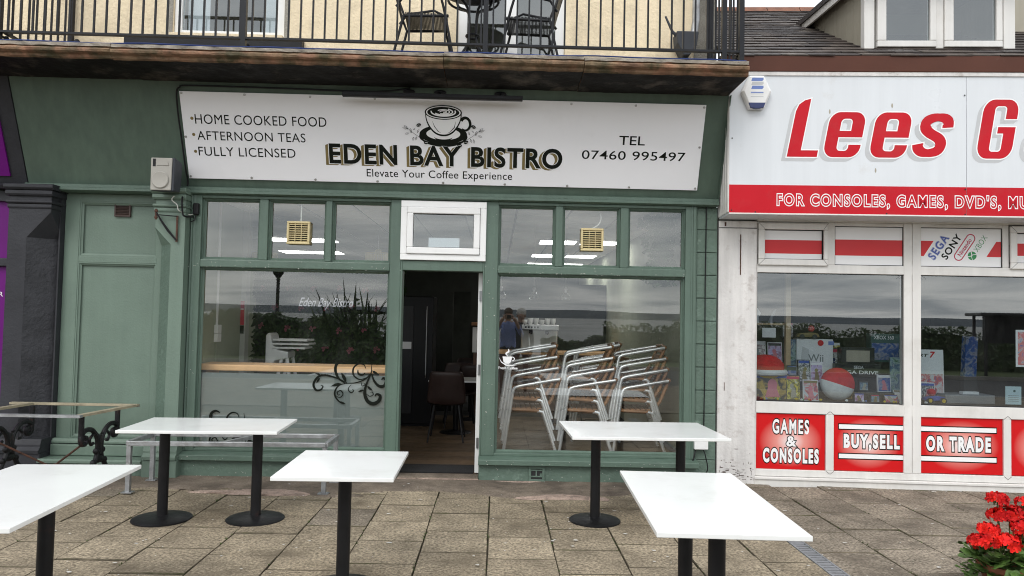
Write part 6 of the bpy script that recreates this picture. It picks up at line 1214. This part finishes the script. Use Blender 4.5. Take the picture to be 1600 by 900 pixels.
dbox('game_case', 'dark blue game case behind the yellow pack', 0.86, 0.34, ZS, 0.10, 0.03, 0.34, 'box_black', 0.05, -.08, 'game case', 'cover_blue')
dbox('game_case', 'green spined game case right of the plush ball', 1.56, 0.30, ZS + .099, 0.09, 0.03, 0.10, 'box_black', -.1, -.08, 'game case', 'cover_green')
dbox('game_case', 'red covered game case lying low beside the blue figure print', 1.77, 0.13, ZS, 0.14, 0.03, 0.09, 'box_black', .1, -.5, 'game case', 'cover_red')
for nm, x_, y_, z_, w_, h_, fr_ in (('small dark game case leaning behind the plush ball', 1.42, 0.34, 0.0, 0.13, 0.19, 'cover_gold'), ('slim lilac game case at the shelf edge below the long black box', 1.45, 0.14, 0.0, 0.10, 0.09, 'cover_lilac'),
        ('yellow boxed toy behind the long black console box', 1.40, 0.70, 0.36, 0.16, 0.22, 'cover_yellow'), ('grey boxed game above the plush ball', 1.38, 0.62, 0.22, 0.12, 0.30, 'cover_mono'), ('small green game case at the foot of the tall box', 1.60, 0.13, 0.0, 0.09, 0.08, 'cover_green'),
        ('stack of blue game cases behind the pier end of the rack', 0.55, 0.36, 0.0, 0.2, 0.26, 'cover_blue'), ('pale boxed toy beside the wooden rack post', 0.93, 0.72, 0.62, 0.12, 0.16, 'cover_pale')):
    o_ = dbox('boxed_game', nm, x_, y_, ZS + z_, w_, 0.05, h_, 'box_black', R.uniform(-.15, .15), -.06, 'box', fr_)
    if z_: B(-w_ / 2 + .01, w_ / 2 - .01, 0.0, 0.05, -z_ + .001, -.001).build('riser', 'shelf_dark', o_)
cart = thing('toy_kart', 'gold toy kart on top of the white console box', 'toy', LW(1.10, 0.62, 1.4105), LA); MB().prism([(-0.12, 0.02), (0.12, 0.02), (0.10, 0.06), (0.03, 0.07), (-0.1, 0.055)], -0.04, 0.04, 'y').build('body', 'gold_ink', cart, bevel=0.006)
for x in (-0.07, 0.06): MB().tube([(x, -0.055, 0.025), (x, 0.055, 0.025)], 0.025, 12).build('wheel', 'box_black', cart, smooth=True)
MB().ball((0.04, 0, 0.11), 0.035, 10, 8).build('driver', 'plush_red', cart, smooth=True)
t = dbox('console_box', 'white boxed game with red 7 beside the mullion, second pane', 2.22, 0.42, ZS + .08, 0.40, 0.10, 0.45, 'box_white', 0, -.05); lettering(t, 'KART', (-0.15, 0.05, 0.375, 0.405), [(0, 'lettering', 'ink', -0.0012)], bold=0.03, shear=.2); lettering(t, '7', (0.06, 0.12, 0.365, 0.43), [(0, 'lettering', 'red', -0.0012)], bold=0.03, shear=.2); B(-0.19, 0.19, -0.0012, -0.0003, 0.01, 0.20).build('cover_print', 'cover_red', t); B(-0.18, 0.18, 0.0, 0.1, -0.079, -0.001).build('riser', 'shelf_dark', t)
k2 = thing('toy_kart', 'small blue toy kart with yellow wheels at the window bottom', 'toy', LW(2.20, 0.20, ZS), LA); MB().prism([(-0.10, 0.03), (0.10, 0.03), (0.09, 0.07), (0.0, 0.08), (-0.09, 0.06)], -0.04, 0.04, 'y').build('body', 'blue_ink', k2, bevel=0.006); MB().ball((-0.02, 0, 0.11), 0.04, 10, 8).build('driver', 'plush_red', k2, smooth=True)
for x in (-0.06, 0.07): MB().tube([(x, -0.06, 0.032), (x, 0.06, 0.032)], 0.032, 14).build('wheel', 'box_black', k2, smooth=True); MB().tube([(x, -0.063, 0.032), (x, -0.0605, 0.032)], 0.018, 12).build('hub', 'plush_yellow', k2)
dbox('game_case', 'small boxed game behind the blue toy kart', 2.20, 0.30, ZS, 0.14, 0.03, 0.2, 'box_white', 0, -.1, 'game case', 'cover_mono'); dbox('white_stick', 'slim white box lying flat on the shelf of the second pane', 2.62, 0.3, ZS + .09, 0.17, 0.06, 0.028, 'box_white', .1, 0, 'box'); dbox('grey_console', 'flat grey console on the shelf of the second pane', 2.60, 0.28, ZS, 0.50, 0.25, 0.088, 'console_grey', .05, 0, 'console')
dbox('blue_box', 'leaning blue box at the back of the second pane', 2.78, 0.6, ZS + .25, 0.14, 0.06, 0.42, 'cover_blue', .2, .06); B(2.71, 2.85, 0.60, 0.66, ZS, ZS + .248).build('riser', 'shelf_dark', ds)
ps2 = thing('poster', 'pink and blue poster stuck inside the second games window', 'poster', LW(3.02, 0.012, 1.195), LA); B(-0.135, 0.20, 0, 0.002, 0, 0.36).build('paper', 'white_print', ps2); B(-0.115, 0.18, -0.0012, -0.0003, 0.02, 0.34).build('print', 'cover_poster', ps2)
nt_ = thing('paper_notice', 'pale blue paper notice low in the second games window', 'notice', LW(2.86, 0.012, 0.83), LA); B(-0.075, 0.075, 0, 0.002, 0, 0.175).build('paper', 'note_blue', nt_); MB().disc(0.01, 0.13, 0.012, 0.012, -0.0005, 12).build('mark', 'box_teal', nt_, recalc=False)
for k in range(4): B(-0.05, 0.05, -0.0008, -0.0002, 0.03 + k * .018, 0.034 + k * .018).build('print_line', 'console_grey', nt_)
gm_ = thing('game_pile', 'small scatter of trinkets on the display shelf edge', 'trinket', LW(1.5, 0.14, ZS), LA); q = random.Random(4)
for k in range(26): MB().ball((q.uniform(-1.0, 0.6), q.uniform(-0.02, 0.03), 0.012), (q.uniform(.008, .02), .01, .012), 7, 5).build('trinket', q.choice(['plush_red', 'box_white', 'plush_yellow', 'pale_blue_ink', 'green_ink']), gm_)
# ================================================================== ACROSS THE ROAD (seen mirrored in the glass)
def hedge(label, x0, x1, y, h, d, seed, n):
    t = thing('hedge', label, 'hedge', (0, y, 0)); r = random.Random(seed); ph = r.uniform(0, 6)
    top = lambda x: h + 0.12 * math.sin(x * 1.3 + ph) + 0.08 * math.sin(x * 3.7) + 0.05 * math.sin(x * 9.1)
    m = MB(); xs = [x0 + (x1 - x0) * i / 60 for i in range(61)]; m.add([(x, yy, zz) for x in xs for yy, zz in ((-d * .35, -0.1), (-d * .3, top(x) - .2), (d * .3, top(x) - .2), (d * .35, -0.1))], [(4 * i + k, 4 * i + 4 + k, 4 * i + 5 + k, 4 * i + 1 + k) for i in range(60) for k in range(3)]); m.build('core', 'leaf_hedge', t)
    def f(q):
        x = q.uniform(x0, x1); H = top(x)
        if q.random() < 0.4: return (x, q.uniform(-d / 2, d / 2), H - 0.1 + q.uniform(-.1, .12)), (0, 0.3, 1)
        return (x, d / 2 + q.uniform(-.25, .05), q.uniform(-0.05, H)), (0, 1, 0.3)
    o = leaves(n, f, 0.085, seed, 0.5).build('foliage', 'leaf_hedge', t, recalc=False); o['kind'] = 'stuff'
hedge('clipped dark hedge along the far side of the seafront road', -17, -5.2, -20.3, 1.45, 1.3, 4, 9000); hedge('long low hedge across the road from the games shop', 4.2, 40, -21.5, 1.42, 1.3, 5, 9000)
hedge('low rounded thicket across the road from the stacked chairs', 1.7, 4.6, -20.6, 0.85, 1.2, 8, 3000)
fx = thing('flax_plant', 'large spiky flax plant growing at the end of the far hedge', 'plant', (-4.6, -17.0, -0.02)); q = random.Random(12)
for k in range(90):
    a = q.uniform(0, 6.28); ln = q.uniform(1.5, 2.95); le = q.uniform(0.10, 0.72) ; bx, by = q.gauss(0, .4), q.gauss(0, .3); w0 = 0.075; vs = []
    for i in range(8):
        s = i / 7; r = ln * le * s ** 1.5; z = ln * s * (1 - 0.35 * le * s); wv = w0 * (1 - s) ** .6; vs += [(bx + r * math.cos(a) - math.sin(a) * wv, by + r * math.sin(a) + math.cos(a) * wv, z), (bx + r * math.cos(a) + math.sin(a) * wv, by + r * math.sin(a) - math.cos(a) * wv, z)]
    MB().add(vs, [(2 * i, 2 * i + 1, 2 * i + 3, 2 * i + 2) for i in range(7)]).build('blade', 'leaf_flax', fx, recalc=False)
o = leaves(2600, lambda r: ((r.gauss(0, .75), r.gauss(0, .45), abs(r.gauss(0, .55))), (0, 1, .4)), 0.10, 31).build('undergrowth', 'leaf_hedge', fx, recalc=False); o['kind'] = 'stuff'
lp = thing('street_lamp', 'black heritage street lamp with a globe beyond the hedge', 'street lamp', (-9.2, -24.0, -0.1))
MB().lathe([(0.14, 0), (0.14, 0.5), (0.09, 0.6), (0.075, 0.7), (0.065, 3.0), (0.09, 3.05), (0.05, 3.1)], 16).build('column', 'black_metal', lp, smooth=True); MB().lathe([(0.07, 3.1), (0.20, 3.28), (0.27, 3.45), (0.20, 3.62), (0.05, 3.7)], 20).build('lantern', 'black_metal', lp, smooth=True)
sh_ = thing('seafront_shelter', 'small dark flat-roofed shelter on the seafront opposite the games shop', 'shelter', (14.6, -18.6, -0.12), rad(8)); B(-1.3, 1.3, -0.8, 0.8, 2.05, 2.15).build('roof', 'fridge_grey', sh_, bevel=0.03); B(-0.8, 0.8, -0.65, -0.55, 1.15, 2.05).build('back_panel', 'fridge_grey', sh_)
for x in (-1.1, 1.1):
    for y in (-0.5, 0.6): B(x - .04, x + .04, y - .04, y + .04, -0.1, 2.05).build('post', 'black_metal', sh_)

# ================================================================== PEOPLE (behind the camera, mirrored in the chair window)
def person(label, loc, rz, joints, edges, radii, zones, hair_mat, hair):
    t = thing('person', label, 'person', loc, rz); me = bpy.data.meshes.new('body'); me.from_pydata(joints, edges, []); o = bpy.data.objects.new('body', me); COL.objects.link(o)
    o.modifiers.new('skin', 'SKIN'); o.modifiers.new('sub', 'SUBSURF').levels = 2
    for i, r in enumerate(radii): v = me.skin_vertices[0].data[i]; v.radius = r if isinstance(r, tuple) else (r, r); v.use_root = (i == 0)
    bpy.context.view_layer.update(); ev = bpy.data.meshes.new_from_object(o.evaluated_get(bpy.context.evaluated_depsgraph_get())); bpy.data.objects.remove(o)
    ev.materials.clear(); names = []
    for z in zones:
        if z[1] not in names: names.append(z[1]); ev.materials.append(MAT[z[1]])
    for p in ev.polygons:
        p.use_smooth = True
        for test, mt in zones:
            if test(p.center): p.material_index = names.index(mt); break
    b = bpy.data.objects.new('body', ev); COL.objects.link(b); b.parent = t
    hair.build('hair', hair_mat, t, smooth=True); return t
J = [(0, 0, 0.95), (0, 0.0, 1.12), (0, 0.0, 1.30), (0, 0, 1.43), (0, 0.01, 1.50), (0, 0.03, 1.60), (0, 0.03, 1.69),
     (-0.10, 0, 0.90), (-0.11, 0.01, 0.50), (-0.11, -0.02, 0.09), (-0.12, 0.13, 0.05), (0.10, 0, 0.90), (0.11, 0.01, 0.50), (0.11, -0.02, 0.09), (0.12, 0.13, 0.05),
     (-0.19, 0.0, 1.40), (-0.29, 0.12, 1.20), (-0.15, 0.33, 1.49), (-0.10, 0.37, 1.56), (0.19, 0.0, 1.40), (0.29, 0.12, 1.20), (0.15, 0.33, 1.49), (0.10, 0.37, 1.56)]
E_ = [(0, 1), (1, 2), (2, 3), (3, 4), (4, 5), (5, 6), (0, 7), (7, 8), (8, 9), (9, 10), (0, 11), (11, 12), (12, 13), (13, 14), (3, 15), (15, 16), (16, 17), (17, 18), (3, 19), (19, 20), (20, 21), (21, 22)]
RD = [(0.17, 0.12), (0.165, 0.115), (0.18, 0.12), (0.13, 0.09), 0.055, (0.085, 0.10), (0.07, 0.08), 0.09, 0.06, 0.045, 0.04, 0.09, 0.06, 0.045, 0.04, 0.065, 0.05, 0.035, 0.04, 0.065, 0.05, 0.035, 0.04]
z1 = [(lambda c: c.z < 0.085, 'shoe'), (lambda c: c.z < 0.97 , 'trousers'), (lambda c: c.z > 1.475 and abs(c.x) < 0.13 and c.y < 0.2, 'skin'), (lambda c: c.y > 0.27, 'skin'), (lambda c: True, 'shirt_blue')]
h1 = MB().ball((0, 0.015, 1.69), (0.088, 0.10, 0.085), 14, 10)
p1 = person('person in a blue shirt holding up a phone to take the picture', (0.24, -7.86, -0.004), 0.0, J, E_, RD, z1, 'hair_brown', h1)
def fingers(parent, cx, sgn, y, z):
    for k in range(4): MB().tube([(cx, y - .02, z - .035 + k * .02), (cx - sgn * .025, y + .025, z - .03 + k * .02), (cx - sgn * .06, y + .028, z - .028 + k * .02)], [0.010, 0.009, 0.008], 6).build('finger', 'skin', parent, smooth=True)
    MB().tube([(cx, y - .03, z - .03), (cx - sgn * .03, y - .025, z + .0), (cx - sgn * .05, y - .022, z + .015)], [0.011, 0.010, 0.008], 6).build('thumb', 'skin', parent, smooth=True)
fingers(p1, -0.105, -1, 0.385, 1.575); fingers(p1, 0.105, 1, 0.385, 1.575)
MB().ball((0, 0.128, 1.60), (0.014, 0.02, 0.022), 8, 6).build('nose', 'skin', p1, smooth=True)
for s in (-1, 1): MB().ball((s * 0.088, 0.03, 1.61), (0.012, 0.022, 0.03), 8, 6).build('ear', 'skin', p1, smooth=True)
MB().tube([(0.075 * math.cos(a * .5236), 0.005 + 0.07 * math.sin(a * .5236), 1.475) for a in range(12)], 0.016, 6, True).build('collar', 'shirt_blue', p1, smooth=True)
ph_ = thing('phone', 'black phone held up by the person in the blue shirt', 'phone', (0.24, -7.86 + 0.395, 1.58)); B(-0.078, 0.078, -0.005, 0.004, -0.037, 0.037).build('body', 'box_black', ph_, bevel=0.006); MB().tube([(-0.06, 0.0042, 0.018), (-0.06, 0.007, 0.018)], 0.012, 12).build('lens', 'fridge_grey', ph_)
J2 = list(J); J2[15:19] = [(-0.18, 0, 1.36), (-0.24, 0.0, 1.10), (-0.22, 0.08, 0.86), (-0.21, 0.12, 0.79)]; J2[19:23] = [(0.18, 0, 1.36), (0.24, 0.0, 1.10), (0.22, 0.08, 0.86), (0.21, 0.12, 0.79)]
z2 = [(lambda c: c.z < 0.085, 'shoe'), (lambda c: c.z > 1.475 and abs(c.x) < 0.13, 'skin'), (lambda c: c.z < 0.82 and abs(c.x) > 0.17 and c.z > 0.68, 'skin'), (lambda c: c.z < 0.80, 'trousers'), (lambda c: True, 'jacket_dark')]
h2 = MB().ball((0, 0.0, 1.685), (0.105, 0.115, 0.10), 14, 10); h2.ball((0, -0.04, 1.62), (0.10, 0.08, 0.11), 12, 8)
p2 = person('grey-haired person in a dark jacket standing behind the one with the phone', (0.52, -8.35, -0.004), 0.1, J2, E_, RD, z2, 'hair_grey', h2)
for s in (-1, 1):
    for k in range(4): MB().tube([(s * 0.21, 0.10 + k * .018, 0.79), (s * 0.205, 0.115 + k * .018, 0.74), (s * 0.195, 0.11 + k * .017, 0.71 + .006 * abs(k - 1))], [0.010, 0.009, 0.007], 6).build('finger', 'skin', p2, smooth=True)
    MB().tube([(s * 0.20, 0.09, 0.80), (s * 0.185, 0.11, 0.765)], [0.011, 0.008], 6).build('thumb', 'skin', p2, smooth=True); MB().ball((s * 0.088, 0.03, 1.61), (0.012, 0.022, 0.03), 8, 6).build('ear', 'skin', p2, smooth=True)
MB().ball((0, 0.128, 1.60), (0.014, 0.02, 0.022), 8, 6).build('nose', 'skin', p2, smooth=True)
